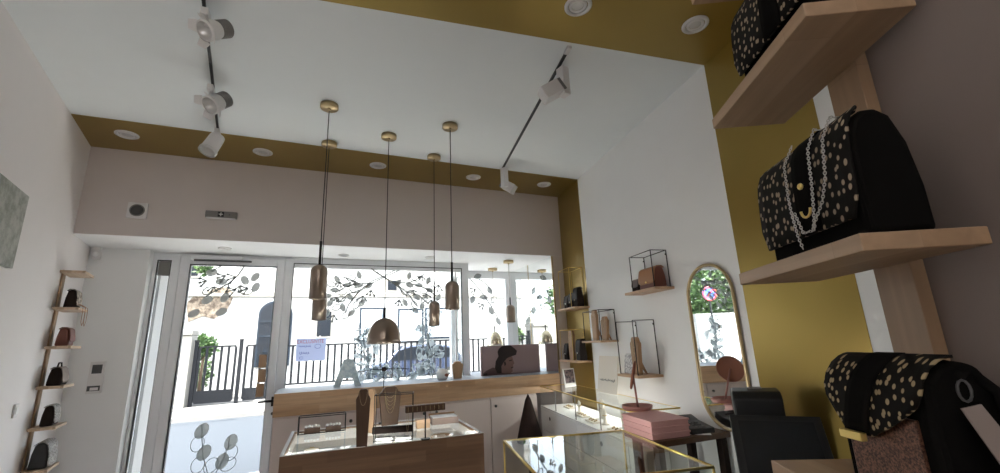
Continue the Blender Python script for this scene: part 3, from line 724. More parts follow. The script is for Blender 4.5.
t = wire_box([(-.155, -.04), (.155, -.04), (.155, .06), (-.155, .06)], .115, 'wire_cage', 'low black wire frame around jewellery cards at the left end of the table', loc=(q.x, q.y + .02, ZT), rz=TA)
for dx, l in ((-.065, 'left brown card holder inside the low black wire frame'), (.075, 'right brown card holder inside the low black wire frame')):
    o = thing('card_holder', l, 'jewellery holder', tuple(V((q.x, q.y + .02, ZT)) + tr @ V((dx, .02, 0))), TA, 'brown card holders in the wire frame')
    MB().box(-.052, .052, -.02, .02, 0, .036).build('block', m_bust, o, bevel=.002)
    mm = MB()
    for k in range(5): mm.ball((-.04 + .02 * k, -.002, .044 + .004 * (k % 2)), .009, .006, .009, 8, 6)
    mm.build('earrings', m_wpaper, o)
q = at_z(362, 448, .9)
bust('necklace_bust', 'tall dark walnut necklace bust at the front edge of the table', (q.x, q.y + .02, ZT), -.12, .325, .085, .035, m_bust, 3)
q = at_z(374, 436, .9)
bust('necklace_bust', 'light narrow necklace bust leaning behind the tall dark one', (q.x - .02, q.y + .12, ZT), -.5, .285, .07, .02, m_bustl, 6)
q = at_z(390, 425.5, .9)
bust('necklace_bust', 'broad walnut necklace bust with several chains at the back of the table', (q.x, q.y, ZT), .05, .275, .165, .03, m_bust, 2, 5)
# tall wire frame in front, dark bar, small white cases
q = at_z(393, 441.5, .9)
t = thing('wire_stand', 'tall thin wire frame with a dark wooden bar in the middle of the table', 'wire frame', (q.x, q.y, ZT), -.25)
w2 = .118
MB().bar((-w2, 0, 0), (-w2, 0, .275), .0055).bar((w2, 0, 0), (w2, 0, .275), .0055).bar((-w2, 0, .275), (w2, 0, .275), .0055).bar((-w2, .1, 0), (-w2, .1, .275), .0055).bar((w2, .1, 0), (w2, .1, .275), .0055).bar((-w2, .1, .275), (w2, .1, .275), .0055).bar((-w2, 0, .275), (-w2, .1, .275), .0055).bar((w2, 0, .275), (w2, .1, .275), .0055).bar((-w2, 0, .0055), (w2, 0, .0055), .0055).bar((-w2, .1, .0055), (w2, .1, .0055), .0055).build('frame', m_blackw, t)
MB().box(-w2 - .012, w2 + .004, .012, .045, .046, .084).build('bar', m_dbrown, t, bevel=.002)
for k, l in ((-.058, 'left small white jewel case under the dark bar on the table'), (.058, 'right small white jewel case under the dark bar on the table')):
    o = thing('jewel_case', l, 'jewel case', tuple(V((q.x, q.y, ZT)) + Matrix.Rotation(-.25, 3, 'Z') @ V((k, .03, 0))), -.25, 'small white jewel cases')
    MB().box(-.048, .048, -.02, .02, 0, .022).build('tray', m_wpaper, o, bevel=.002)
    MB().box(-.04, .04, -.015, .015, .0222, .0235).build('lining', m_greyp, o)
    MB().lathe([(.008, 0), (.01, .004), (.012, 0)], (0.01, 0, .026)).ball((.01, 0, .033), .005).build('ring', m_silver, o)
# T bar for bracelets
q = at_z(422, 440, .9)
t = thing('bracelet_stand', 'T shaped walnut bracelet bar on a thin post at the right front of the table', 'bracelet stand', (q.x + .022, q.y + .004, ZT), -.06)
MB().cyl((0, 0, 0), (0, 0, .006), .03, n=24).build('base', m_blackw, t)
MB().cyl((0, 0, .006), (0, 0, .175), .0045, n=8).build('post', m_blackw, t)
MB().box(-.125, .125, -.018, .018, .165, .206).build('bar', m_bust, t, bevel=.003)
br_ = MB()
for k in range(9): br_.tube([(-.11 + .0275 * k, .021 * math.cos(a * PI / 5), .186 + .024 * math.sin(a * PI / 5)) for a in range(10)], .0014, 4, True)
br_.build('bracelets', m_brass_d, t)
MB().tube([(-.115, 0, .165), (-.118, 0, .10), (-.112, 0, .04), (-.104, 0, .10), (-.108, 0, .165)], .001, 4).build('hanging_chain', m_brass_d, t)
o = thing('small_box', 'small tan lidded box next to the bracelet bar', 'box', (.775, 3.29, ZT), -.1)
MB().box(-.047, .047, -.035, .035, 0, .035).build('base', m_kraft, o, bevel=.002)
MB().box(-.049, .049, -.037, .037, .0355, .058).build('lid', m_bustl, o, bevel=.002)
o = thing('jewellery_tray', 'flat taupe tray lined white at the back right of the table', 'tray', (.96, 3.40, ZT), -.08)
MB().box(-.10, .10, -.075, .075, 0, .045).build('base', mat('taupe', (.36, .27, .235), .7), o, bevel=.002)
MB().box(-.092, .092, -.066, .066, .0452, .05).build('lining', m_wpaper, o)
MB().box(-.10, .10, .066, .075, .045, .062).build('raised_edge', m_bustl, o)
q = at_z(386, 426, .9)
t = thing('earring_stand', 'thin wire earring stand with a small dark cube behind the broad bust', 'earring stand', (q.x - .005, q.y + .135, ZT))
MB().cyl((0, 0, 0), (0, 0, .006), .03, n=20).build('base', m_blackw, t)
MB().cyl((0, 0, .006), (0, 0, .365), .003, n=6).build('post', m_blackw, t)
MB().box(-.015, .015, -.015, .015, .386, .416).build('cube', m_dbrown, t, bevel=.002)
MB().tube([(-.2, 0, .39), (-.1, 0, .402), (-.0155, 0, .402)], .003, 5).tube([(.0155, 0, .402), (.1, 0, .402), (.2, 0, .392)], .003, 5).build('crossbar', m_blackw, t)
# beige bust lying under the glass
t = thing('display_pad', 'beige octagonal bust pad under the glass at the right end of the table', 'display pad', tuple(V((.495, 3.285, .8205)) + tr @ V((.40, -.10, 0))), TA)
MB().xy([(-.05, -.14), (.05, -.14), (.075, -.06), (.075, .06), (.04, .12), (-.04, .12), (-.075, .06), (-.075, -.06)], 0, .03).build('pad', m_bustl, t, bevel=.004)
for k, (dx, dy) in enumerate(((-.45, -.2), (-.45, .1), (-.2, -.25), (.12, -.2))):
    l = ['front left corner', 'back left corner', 'left of the tall bust', 'below the bracelet bar'][k]
    o = thing('jewellery_card', 'pale jewellery card under the table glass, ' + l, 'jewellery card', tuple(V((.495, 3.285, .8205)) + tr @ V((dx, dy, 0))), TA, 'pale cards under the table glass')
    MB().box(-.045, .045, -.03, .03, 0, .012).build('card', m_card, o, bevel=.001)
    MB().lathe([(.012, 0), (.0145, .003), (.017, 0)], (0, 0, .014)).build('ring', m_brass, o)

# ------------------------------------------------------------------ right counter: drawers and glass case
c0, c1 = V((2.205, YB - .004, 0)), V((1.862, 2.335, 0))      # front line, far to near
dC = (c1 - c0).normalized(); nC = V((dC.y, -dC.x, 0))         # nC points away from the wall
if nC.x > 0: nC = -nC
LC = (c1 - c0).length
TC = math.atan2(dC.y, dC.x)                                   # local +x runs toward the camera, local -y ... toward room
def depth_at(u): # distance from the front line to the right wall
    p = c0 + dC * u; return (p - R0).dot(nR) / (-(-nC).dot(nR)) * 1.0
yf = -1 if (Matrix.Rotation(TC, 3, 'Z') @ V((0, 1, 0))).dot(nC) < 0 else 1   # which local y points to the room
BK = .36
for i, (u0, u1, l) in enumerate(((0, LC / 2 - .002, 'white drawer cabinet of the right counter, far half beside the window ledge'), (LC / 2 + .002, LC, 'white drawer cabinet of the right counter, near half'))):
    c = thing('drawer_cabinet', l, 'drawer cabinet', tuple(c0 + dC * u0), TC, 'white drawer cabinets')
    w = u1 - u0
    def yb(a, b): return (min(-yf * a, -yf * b), max(-yf * a, -yf * b))
    a, b = yb(.02, BK); MB().box(.001, w - .001, a, b, 0, .815).build('carcass', m_wpaper, c)
    a, b = yb(-.0, BK); MB().box(0, w, a, b, .816, .83).build('top', m_wpaper, c)
    for k in range(4):
        z1 = .812 - k * .2; z0 = z1 - .194
        a, b = yb(0, .019); d = MB().box(.004, w - .004, a, b, max(.02, z0), z1).build('drawer', m_wpaper, c, bevel=.002)
        hx = w * .5 if i else w * .30
        MB().cyl((hx, yf * .0005, z1 - .07), (hx, yf * .004, z1 - .07), .017, n=16).build('finger_pull', m_dgrey, d)
gc = thing('glass_case', 'long low brass edged glass case on the white drawer cabinets', 'glass case', tuple(c0 + V((0, 0, .8305))), TC)
GH = .1865
def gbar(mb, a, b, w=.010): return mb.bar(a, b, w)
y_f, y_b = -yf * .006, -yf * (BK - .005)
fr = MB()
gbar(fr, (.006, y_f, GH), (LC - .006, y_f, GH)); gbar(fr, (LC - .006, y_f, GH), (LC - .006, y_b, GH)); gbar(fr, (.006, y_f, GH), (.006, y_b, GH)); gbar(fr, (.006, y_b, GH), (LC - .006, y_b, GH), .005)
fr.build('brass_edge', m_brass, gc)
MB().box(.012, LC - .012, min(y_f, y_b) + .006, max(y_f, y_b) - .006, GH - .006, GH + .002).build('top_pane', m_case, gc)
MB().box(.002, LC - .002, y_f - .003, y_f + .003, .001, GH - .007).build('front_pane', m_case, gc)
MB().box(LC - .009, LC - .004, min(y_f, y_b) + .006, max(y_f, y_b) - .006, .001, GH - .007).build('end_pane', m_case, gc)
cj = MB()
for u in (.45, LC / 2, LC * .75): cj.box(u, u + .003, y_f - .004, y_f + .004, .001, GH - .007)
cj.build('pane_joint', m_greyp, gc)
MTC = Matrix.Rotation(TC, 3, 'Z')
def inC(u, v, z=.8305): return tuple(c0 + MTC @ V((u, -yf * v, 0)) + V((0, 0, z)))
k = 0
WH = ['below the framed photo', 'below the white card', 'in the middle of the glass case', 'beside the pane joint', 'next to the pink boxes']
for u, v, h_ in ((.62, .17, .11), (.98, .22, .15), (1.22, .13, .12), (1.40, .2, .14), (1.58, .13, .12)):
    o = thing('ring_holder', 'cream ring holder inside the long glass case, ' + WH[k], 'ring holder', inC(u, v), TC, 'cream holders in the long glass case')
    if k % 2 == 0:
        MB().lathe([(0, 0), (.03, 0), (.03, .008), (.016, .012), (.010, h_ * .5), (.014, h_ * .8), (.0, h_)], n=18).build('cone', m_card, o)
    else:
        MB().xz([(-.035, 0), (.035, 0), (.045, h_ * .8), (.015, h_), (-.015, h_), (-.045, h_ * .8)], -.01, .01).build('cone', m_card, o, bevel=.002)
    MB().lathe([(.013, 0), (.017, .004), (.021, 0), (.017, -.004), (.013, 0)], (0, 0, h_ * .55), n=14).build('ring', m_brass_d, o); k += 1
WH = ['at the far end', 'below the wall card', 'in front of the ring holders', 'at the near end']
for i, (u, v) in enumerate(((.30, .2), (.80, .12), (1.08, .09), (1.48, .09))):
    o = thing('jewellery_tray', 'small pale tray of jewellery in the long glass case, ' + WH[i], 'tray', inC(u, v), TC, 'pale trays in the long glass case')
    MB().box(-.08, .08, -.035, .035, 0, .012).build('base', m_card, o, bevel=.002)
    mm = MB()
    for j in range(6): mm.ball((-.062 + .025 * j, .012 * (-1) ** j, .017), .009, .009, .007, 8, 5)
    mm.build('jewels', m_brass_d, o)

# on top of the glass case
ZG = .8305 + GH + .004
q = at_z(571.5, 387.2, ZG)
t = thing('photo_frame', 'white framed instant style photo on the far end of the glass case', 'photo frame', (q.x, q.y + .01, ZG), math.radians(14))
k = math.tan(math.radians(6))
def lean(pts, y=0): return [V((x, z * k + y, z)) for x, z in pts]
MB().ext(lean([(-.078, 0), (.078, 0), (.078, .175), (-.078, .175)]), (0, .008, 0)).build('frame', m_wpaper, t, bevel=.001)
MB().ext(lean([(-.062, .038), (.062, .038), (.062, .163), (-.062, .163)], -.001), (0, .0009, 0)).build('photo', mottled('photo_print', (.05, .045, .06), (.32, .24, .24), 28), t)
MB().ext([V((-.01, .012, .1)), V((-.01, .075, 0)), V((-.01, .068, 0)), V((-.01, .010, .09))], (.02, 0, 0)).build('strut', m_wpaper, t)
q0, q1 = at_z(597.5, 391.5, ZG), at_z(617, 395.3, ZG)
d_ = q1 - q0; rzc = math.atan2(d_.y, d_.x); Wc = d_.length
t = thing('sign_card', 'large cream card with small handwriting leaning against the right wall', 'sign card', tuple(q0), rzc)
k = .16
MB().ext([V((x, z * k, z)) for x, z in ((0, 0), (Wc, 0), (Wc, .30), (0, .30))], (0, .004, 0)).build('card', m_card, t)
pts = []
qr = random.Random(4)
for i in range(40):
    z_ = .105 + .011 * math.sin(i * 1.7) * qr.uniform(.3, 1.2); pts.append((Wc * .1 + Wc * .78 * i / 39 + .004 * math.cos(i * 1.7), z_ * k - .0012, z_))
MB().tube(pts, .0016, 4).build('handwriting', m_black_ink, t)
# pink ring dish with T
q = at_z(637.5, 409.5, ZG)
t = thing('table_mirror', 'dusty pink round table mirror seen edge-on, on a dish foot on the glass case', 'mirror', (q.x, q.y, ZG))
MB().lathe([(0, .004), (.0, 0), (.085, 0), (.094, .012), (.095, .028), (.089, .028), (.086, .014), (0, .010)], n=36).build('dish', m_rosed, t)
pc = at_p(633, 375, q, FW) - q
MB().tube([V((.006, 0, .010)), V((.006, 0, .010)).lerp(pc, .5), pc - pc.normalized() * .0], .0065, 10).build('post', m_rosed, t)
dv = ray(633, 375).normalized(); nn = RT * .974 - UP * .225; nn = (nn - dv * nn.dot(dv) - dv * .05).normalized(); Rm = nn.to_track_quat('Z', 'Y').to_matrix()
MB().lathe([(0, -.006), (.084, -.006), (.088, -.003), (.088, .004), (.082, .006)], pc, 40, Rm).build('disc', m_terra, t)
MB().lathe([(0, -.0065), (.081, -.0065)], pc, 40, Rm).build('glass', m_mirror, t)

# base cabinet / service desk at the near end of the counter
ed = thing('service_desk', 'dark brown low service desk along the right wall under the till', 'desk', tuple(rw(.215)), TR)
MB().box(.02, 1.30, -.52, -.01, .70, .73).build('desk_top', m_dbrown, ed, bevel=.003)
MB().box(.05, 1.28, -.46, -.44, 0, .699).build('front_panel', m_dbrown, ed)
MB().box(.03, .05, -.44, -.02, 0, .699).build('side_panel', m_dbrown, ed)
MB().box(1.26, 1.28, -.44, -.02, 0, .699).build('side_panel', m_dbrown, ed)
# wooden side table carrying the pink boxes
sb = thing('side_table', 'brown wooden table at the near end of the counter carrying pink boxes', 'table', (0, 0, 0))
MB().xy([(1.70, 1.950), (2.225, 1.932), (2.266, 2.240), (1.885, 2.300), (1.765, 2.300)], .898, .928).build('table_top', m_bust, sb, bevel=.002)
for x, y in ((1.74, 1.98), (2.18, 1.96), (2.19, 2.20), (1.83, 2.26)):
    MB().box(x - .02, x + .02, y - .02, y + .02, 0, .8975).build('leg', m_dbrown, sb)
ZS = .9285
A, B, Cc = at_z(652.8, 441, ZS), at_z(623, 430, ZS), at_z(691.5, 436, ZS)
A2 = V((A.x, A.y)); uL = V((B.x - A.x, B.y - A.y)); uF = V((Cc.x - A.x, Cc.y - A.y))
P_ = [A2, A2 + uF, A2 + uF + uL, A2 + uL]; cen = sum(P_, V((0, 0))) / 4
for i in range(3):
    l = ['bottom', 'middle', 'top'][i] + ' one of the stacked flat dusty pink boxes beside the till'
    o = thing('gift_box', l, 'box', (cen.x, cen.y, ZS + i * .0315), 0, 'stacked dusty pink boxes')
    MB().xy([tuple((p - cen) * .965) for p in P_], 0, .020).build('base', m_rose, o, bevel=.0015)
    MB().xy([tuple(p - cen) for p in P_], .0203, .031).build('lid', m_rose, o, bevel=.0015)

# ------------------------------------------------------------------ near glass case
A, B, Cc = V((.998, 2.34, 0)), V((1.684, 2.195, 0)), V((1.546, 1.423, 0))
ax = (B - A).normalized(); ay = V((-ax.y, ax.x, 0)); FA = math.atan2(ax.y, ax.x)
wA, dA = (B - A).length, abs((Cc - B).dot(ay))
fc = thing('glass_showcase', 'square brass edged glass showcase in the foreground', 'glass showcase', tuple(A), FA)
zt, zb = .95, .62
fr = MB()
for z in (zt, zb): 
    for a, b in (((0, 0), (wA, 0)), ((wA, 0), (wA, -dA)), ((wA, -dA), (0, -dA)), ((0, -dA), (0, 0))): fr.bar((*a, z), (*b, z), .011 if z == zt else .009)
for a in ((0, 0), (wA, 0), (wA, -dA), (0, -dA)): fr.bar((*a, zb), (*a, zt), .009)
fr.build('brass_frame', m_brass, fc)
MB().box(.006, wA - .006, -dA + .006, -.006, zt - .004, zt + .003).build('top_pane', m_case, fc)
MB().box(.008, wA - .008, -.0055, -.001, zb + .008, zt - .008).build('back_pane', m_case, fc)
MB().box(.001, .0055, -dA + .008, -.008, zb + .008, zt - .008).build('side_pane', m_case, fc)
MB().box(wA - .0055, wA - .001, -dA + .008, -.008, zb + .008, zt - .008).build('side_pane', m_case, fc)
MB().box(.008, wA - .008, -dA + .001, -dA + .0055, zb + .008, zt - .008).build('front_pane', m_case, fc)
MB().box(0, wA, -dA, 0, .58, .612).build('base_board', m_dark_oak, fc)
MB().box(.02, wA - .02, -dA + .02, -.02, 0, .579).build('plinth', m_wpaper, fc)
for i, (u, v) in enumerate(((.18, -.25), (.42, -.2), (.3, -.5))):
    o = thing('jewellery_block', ['walnut jewellery block in the foreground showcase, at the window side', 'walnut jewellery block in the foreground showcase, at the counter side', 'walnut jewellery block in the foreground showcase, nearest the camera'][i], 'display block', tuple(A + Matrix.Rotation(FA, 3, 'Z') @ V((u, v, .6125))), FA, 'walnut blocks in the foreground showcase')
    MB().box(-.08, .08, -.05, .05, 0, .06).build('block', m_bust, o, bevel=.003)
    MB().lathe([(.013, 0), (.017, .004), (.021, 0)], (0, 0, .064), n=14).build('ring', m_brass, o)

# dark felt cone standing by the counter
p = at_y(531, 393, 3.93)
t = thing('felt_cone', 'dark brown cone shaped felt tree standing between the ledge and the drawers', 'decoration', (p.x - .035, 3.93, 0))
pr = [(0, p.z), (.03, p.z - .06), (.06, p.z - .17), (.095, p.z - .30), (.125, p.z - .42), (.125, p.z - .43), (0, p.z - .435)]
MB().lathe(pr, n=24).build('cone', m_felt, t)
MB().cyl((0, 0, 0), (0, 0, p.z - .435), .025, n=12).build('trunk', m_dbrown, t)
MB().cyl((0, 0, 0), (0, 0, .025), .13, n=24).build('foot', m_dbrown, t)

# ------------------------------------------------------------------ cage shelves on the right wall
def cage_shelf(s0, s1, z, dep, label, cage=None, th=.018, wire=m_brass_d, hoops=False):
    sc = (s0 + s1) / 2; L = s1 - s0
    t = thing('wall_shelf', label, 'wall shelf', tuple(rw(sc, .0015, z)), TR, 'small cage shelves on the right wall')
    MB().box(-L / 2, L / 2, -dep, 0, -th, 0).build('board', m_shelfw, t, bevel=.002)
    if cage:
        a, b, h = cage; x1, x0 = -(a - sc), -(b - sc); y0_, y1_ = -dep + .02, -.006
        mb = MB(); w = .006
        for x in (x0, x1):
            if hoops and x == x1: mb.build('cage', wire, t); mb = MB()
            mb.bar((x, y0_, 0), (x, y0_, h), w); mb.bar((x, y1_, 0), (x, y1_, h), w); mb.bar((x, y0_, h), (x, y1_, h), w)
        if not hoops:
            mb.bar((x0, y0_, h), (x1, y0_, h), w); mb.bar((x0, y1_, h), (x1, y1_, h), w)
        mb.build('cage', wire, t)
        MB().cyl((x0, y1_ - .001, h - .03), (x0, y1_ - .008, h - .03), .006, n=8).cyl((x1, y1_ - .001, h - .03), (x1, y1_ - .008, h - .03), .006, n=8).build('screws', wire, t)
    return t
cage_shelf(1.945, 2.366, 1.785, .17, 'cage shelf high on the back gold stripe holding dark purses', (2.04, 2.33, .40), wire=m_brass)
cage_shelf(2.0, 2.47, 1.27, .155, 'cage shelf low on the back gold stripe above the framed photo', (2.12, 2.44, .30), wire=m_brass)
cage_shelf(1.438, 1.82, 1.455, .17, 'cage shelf with two necklace busts on the white wall', (1.46, 1.79, .258), wire=m_blackw)
cage_shelf(.85, 1.15, 1.205, .2, 'cage shelf with one tall bust just left of the oval mirror', (.885, 1.13, .385), wire=m_blackw, hoops=True)
cage_shelf(.593, 1.0, 1.80, .15, 'cage shelf with a tan handbag above the oval mirror', (.63, .912, .262), wire=m_blackw)

# generic flap bag: local x along the front, front faces -y
def flap_bag(name, label, loc, rz, W, D, Hh, body, flap, group=None, fl=.62, cat='handbag', clasp=None, taper=0, round_=.03):
    t = thing(name, label, cat, loc, rz, group)
    prof = [(-D / 2, 0), (D / 2, 0), (D * .42, Hh * .55), (D * .30, Hh * .9), (D * .12, Hh), (-D * .16, Hh * .99), (-D * .34, Hh * .9), (-D * .46, Hh * .55)]
    MB().yz(prof, -W / 2, W / 2).build('body', body, t, bevel=min(.012, D * .16), seg=3)
    path = []
    for (y, z) in [(D * .32, Hh * .9), (D * .12, Hh), (-D * .16, Hh * .99), (-D * .34, Hh * .9), (-D * .46, Hh * .55), (-D * .5, Hh * (.9 - fl) if fl > .4 else Hh * .4)]:
        path.append((y + (-.003 if y < 0 else .003), z + .003))
    # resample
    fine = []
    for i in range(len(path) - 1):
        for j in range(4):
            f_ = j / 4; fine.append((path[i][0] * (1 - f_) + path[i + 1][0] * f_, path[i][1] * (1 - f_) + path[i + 1][1] * f_))
    fine.append(path[-1])
    def hwf(u):
        w = W / 2 + .003
        if u > .75: w = w - (W * taper) * ((u - .75) / .25) - (round_ * (max(0, u - .93) / .07) ** 2)
        return (-w, w)
    MB().sheet(fine, hwf, 10).build('flap', flap, t, solid=.003)
    if clasp: 
        MB().ball((0, fine[-1][0] - .004, fine[-1][1] + .012), .008, .004, .008, 10, 6).build('clasp', clasp, t)
    return t
def on_shelf(s, off, z): return tuple(rw(s, off, z))
GA = 'dark purses on the high cage shelf'
for i, (s, l, hh, ww) in enumerate(((2.28, 'farthest dark purse on the high gold stripe shelf', .135, .10), (2.155, 'middle dark purse on the high gold stripe shelf', .15, .11), (2.03, 'nearest and tallest dark purse on the high gold stripe shelf', .19, .11))):
    flap_bag('purse', l, on_shelf(s, .075, 1.786), TR, ww, .075, hh, m_dbrown, m_fabric_d, GA, clasp=m_silver if i == 0 else m_brass_d)
for i, (s, l, m_, hh) in enumerate(((2.38, 'dark purse at the far end of the low gold stripe shelf', m_dbrown, .16), (2.06, 'dark purse at the near end of the low gold stripe shelf', m_fabric_d, .2))):
    flap_bag('purse', l, on_shelf(s, .075, 1.271), TR, .10, .08, hh, m_, m_fabric_d, 'purses on the low cage shelf', clasp=m_silver)
bust('necklace_bust', 'tall tan necklace bust on the low gold stripe shelf', on_shelf(2.22, .12, 1.271), TR, .29, .12, .03, m_tanbust, 1, 2)
bust('necklace_bust', 'far tan necklace bust in the cage shelf on the white wall', on_shelf(1.66, .115, 1.456), TR, .27, .10, .025, m_bustl, 1, 2)
bust('necklace_bust', 'near tan necklace bust in the cage shelf on the white wall', on_shelf(1.51, .10, 1.456), TR, .20, .11, .025, m_tanbust, 3, 2)
bust('necklace_bust', 'tan necklace bust on the shelf beside the oval mirror', on_shelf(.96, .15, 1.206), TR, .265, .11, .03, m_tanbust, 1, 3)
o = thing('pouch', 'white patterned pouch behind the bust on the shelf beside the oval mirror', 'pouch', on_shelf(1.085, .12, 1.206), TR)
MB().yz([(-.025, 0), (.025, 0), (.016, .08), (.006, .14), (-.006, .14), (-.016, .08)], -.06, .06).build('body', mottled('floral_cloth', (.30, .28, .30), (.8, .78, .75), 60), o, bevel=.005)
MB().tube([(-.05, 0, .142), (0, -.004, .146), (.05, 0, .142)], .002, 5).build('zip', m_silver, o)
flap_bag('handbag', 'tan leather saddle handbag in the cage shelf above the oval mirror', on_shelf(.735, .072, 1.801), TR, .20, .10, .15, m_brown, m_leather, None, .7, clasp=m_brass)
flap_bag('purse', 'small dark metallic purse beside the tan handbag', on_shelf(.905, .085, 1.801), TR, .085, .06, .09, m_dbrown, mat('pewter', (.14, .11, .11), .35, .5), None, .6, 'purse')

# oval mirror
mi = thing('oval_mirror', 'tall brass framed mirror with rounded ends on the right wall', 'mirror', tuple(rw(.255, .002, 0)), TR)
mz0, mz1, mw = .94, 1.885, .188
loop = []
for i in range(25): a = PI * i / 24; loop.append((mw * math.cos(a), mz1 - mw + mw * math.sin(a)))
for i in range(25): a = PI + PI * i / 24; loop.append((mw * math.cos(a), mz0 + mw + mw * math.sin(a)))
MB().xz(loop, -.012, -.006).build('glass', m_mirror, mi)
MB().tube([(x * 1.03, -.014, z) for x, z in loop], .0095, 10, True).build('frame', m_brass_d, mi)
MB().xz([(x * .98, z) for x, z in loop], -.0058, 0).build('backing', m_dbrown, mi)

# ------------------------------------------------------------------ till
q = V((1.70, 1.25, 0))
dirc = V((-q.x, -q.y, 0)).normalized()
rzt = math.atan2(dirc.x, -dirc.y)            # local -y faces the camera
ps = thing('till_screen', 'black touchscreen till with tilted screen on the service desk', 'till', (1.735, 1.275, .7305), rzt + .12)
MB().box(-.13, .13, -.10, .14, 0, .03).build('foot', m_black, ps, bevel=.006)
MB().ext([V((-.07, -.0, .03)), V((-.07, .10, .03)), V((-.07, .12, .22)), V((-.07, .06, .24))], (.14, 0, 0)).build('stand', m_black, ps, bevel=.005)
sl_ = .62
def tilt(x, z, y=0): return V((x, -.16 + z * sl_ + y, .055 + z * .86))
def tq(x0, x1, z0, z1, th, yo=0):
    n = V((0, .86, -sl_)).normalized()
    return MB().ext([tilt(x0, z0) + n * yo, tilt(x1, z0) + n * yo, tilt(x1, z1) + n * yo, tilt(x0, z1) + n * yo], n * th)
tq(-.165, .165, 0, .40, .03).build('bezel', m_black, ps, bevel=.004)
tq(-.135, .135, .03, .375, .001, -.0012).build('display', m_screen, ps)
pr_ = thing('receipt_printer', 'black receipt printer behind the till screen', 'printer', (1.955, 1.525, .7105 + .02), rzt + .10)
MB().box(-.085, .085, -.09, .09, .0, .365).build('pedestal', m_black, pr_, bevel=.004)
MB().yz([(-.10, .366), (.10, .366), (.10, .455), (.04, .48), (-.07, .475), (-.10, .445)], -.10, .10).build('housing', m_black, pr_, bevel=.008)
MB().box(-.03, .03, -.03, .01, .481, .487).build('paper_slot', m_greyp, pr_)
q = at_z(706, 434, .83)
cr = thing('card_reader', 'black card payment terminal lying beside the pink boxes', 'card terminal', (2.075, 2.06, ZS), rzt + .75)
MB().yz([(-.10, 0), (.10, 0), (.10, .075), (.03, .05), (-.10, .03)], -.075, .075).build('body', m_black, cr, bevel=.006)
MB().box(-.03, .03, .055, .09, .054, .062).build('display', m_screen, cr)
kk = MB()
for i in range(3):
    for j in range(3): kk.box(-.027 + .02 * i, -.013 + .02 * i, -.08 + .03 * j, -.062 + .03 * j, .03 + .006 * j, .036 + .006 * j)
kk.build('keys', m_dgrey, cr)
o = thing('receipt', 'white paper slip lying by the card terminal', 'paper', (2.05, 1.975, ZS), rzt + .2)
MB().box(-.07, .05, -.03, .03, 0, .0015).build('sheet', m_wpaper, o)
ch = thing('cash_drawer', 'black cash drawer box beside the till', 'cash drawer', (1.93, .90, .7305), rzt + .1)

MB().box(-.10, .10, -.10, .10, 0, .06).build('body', m_black, ch, bevel=.004)
MB().box(-.095, .095, -.106, -.1005, .008, .052).build('drawer', m_dgrey, ch)

# ------------------------------------------------------------------ shelf racks: boards on uprights
BT = [2.0715, 1.823, 1.559, 1.295]
th = .0175
m_oakl = wood('pale_oak_board', (.52, .36, .235), (.60, .44, .31))
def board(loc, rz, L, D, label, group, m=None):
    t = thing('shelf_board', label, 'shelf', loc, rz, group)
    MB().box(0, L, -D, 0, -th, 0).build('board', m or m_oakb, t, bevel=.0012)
    return t
up_ = thing('shelf_upright', 'pale oak upright plank carrying the big shelves at the right edge', 'upright', tuple(sw(-.11, -.1305, 0)), TS)
MB().box(0, .056, -.0155, -.0, 0, ZC - .003).build('plank', m_oakb2, up_, bevel=.001)
names = ['topmost oak shelf at the right, just out of the top of the photo', 'oak shelf at upper right seen from below with a spotted bag', 'oak shelf at middle right carrying the spotted chain bag', 'lowest oak shelf at the right under the bronze glitter bag']
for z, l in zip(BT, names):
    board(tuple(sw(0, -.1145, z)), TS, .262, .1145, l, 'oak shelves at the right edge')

def chain(pts, parent, name='chain_strap', m=m_silver, r=.0005, link=.0037):
    pts = [V(p) for p in pts]; mb = MB(); k = 0
    # resample by arc length
    segs = [(pts[i], pts[i + 1]) for i in range(len(pts) - 1)]
    for a, b in segs:
        L = (b - a).length; n = max(1, int(L / (link * .8)))
        for i in range(n):
            c = a + (b - a) * ((i + .5) / n); d = (b - a).normalized(); s1 = d.orthogonal().normalized(); s2 = d.cross(s1)
            w = s1 if k % 2 else s2; k += 1
            ring = [c + d * math.cos(2 * PI * j / 8) * link * .6 + w * math.sin(2 * PI * j / 8) * link * .36 for j in range(8)]
            mb.tube(ring, r, 4, True)
    return mb.build(name, m, parent)

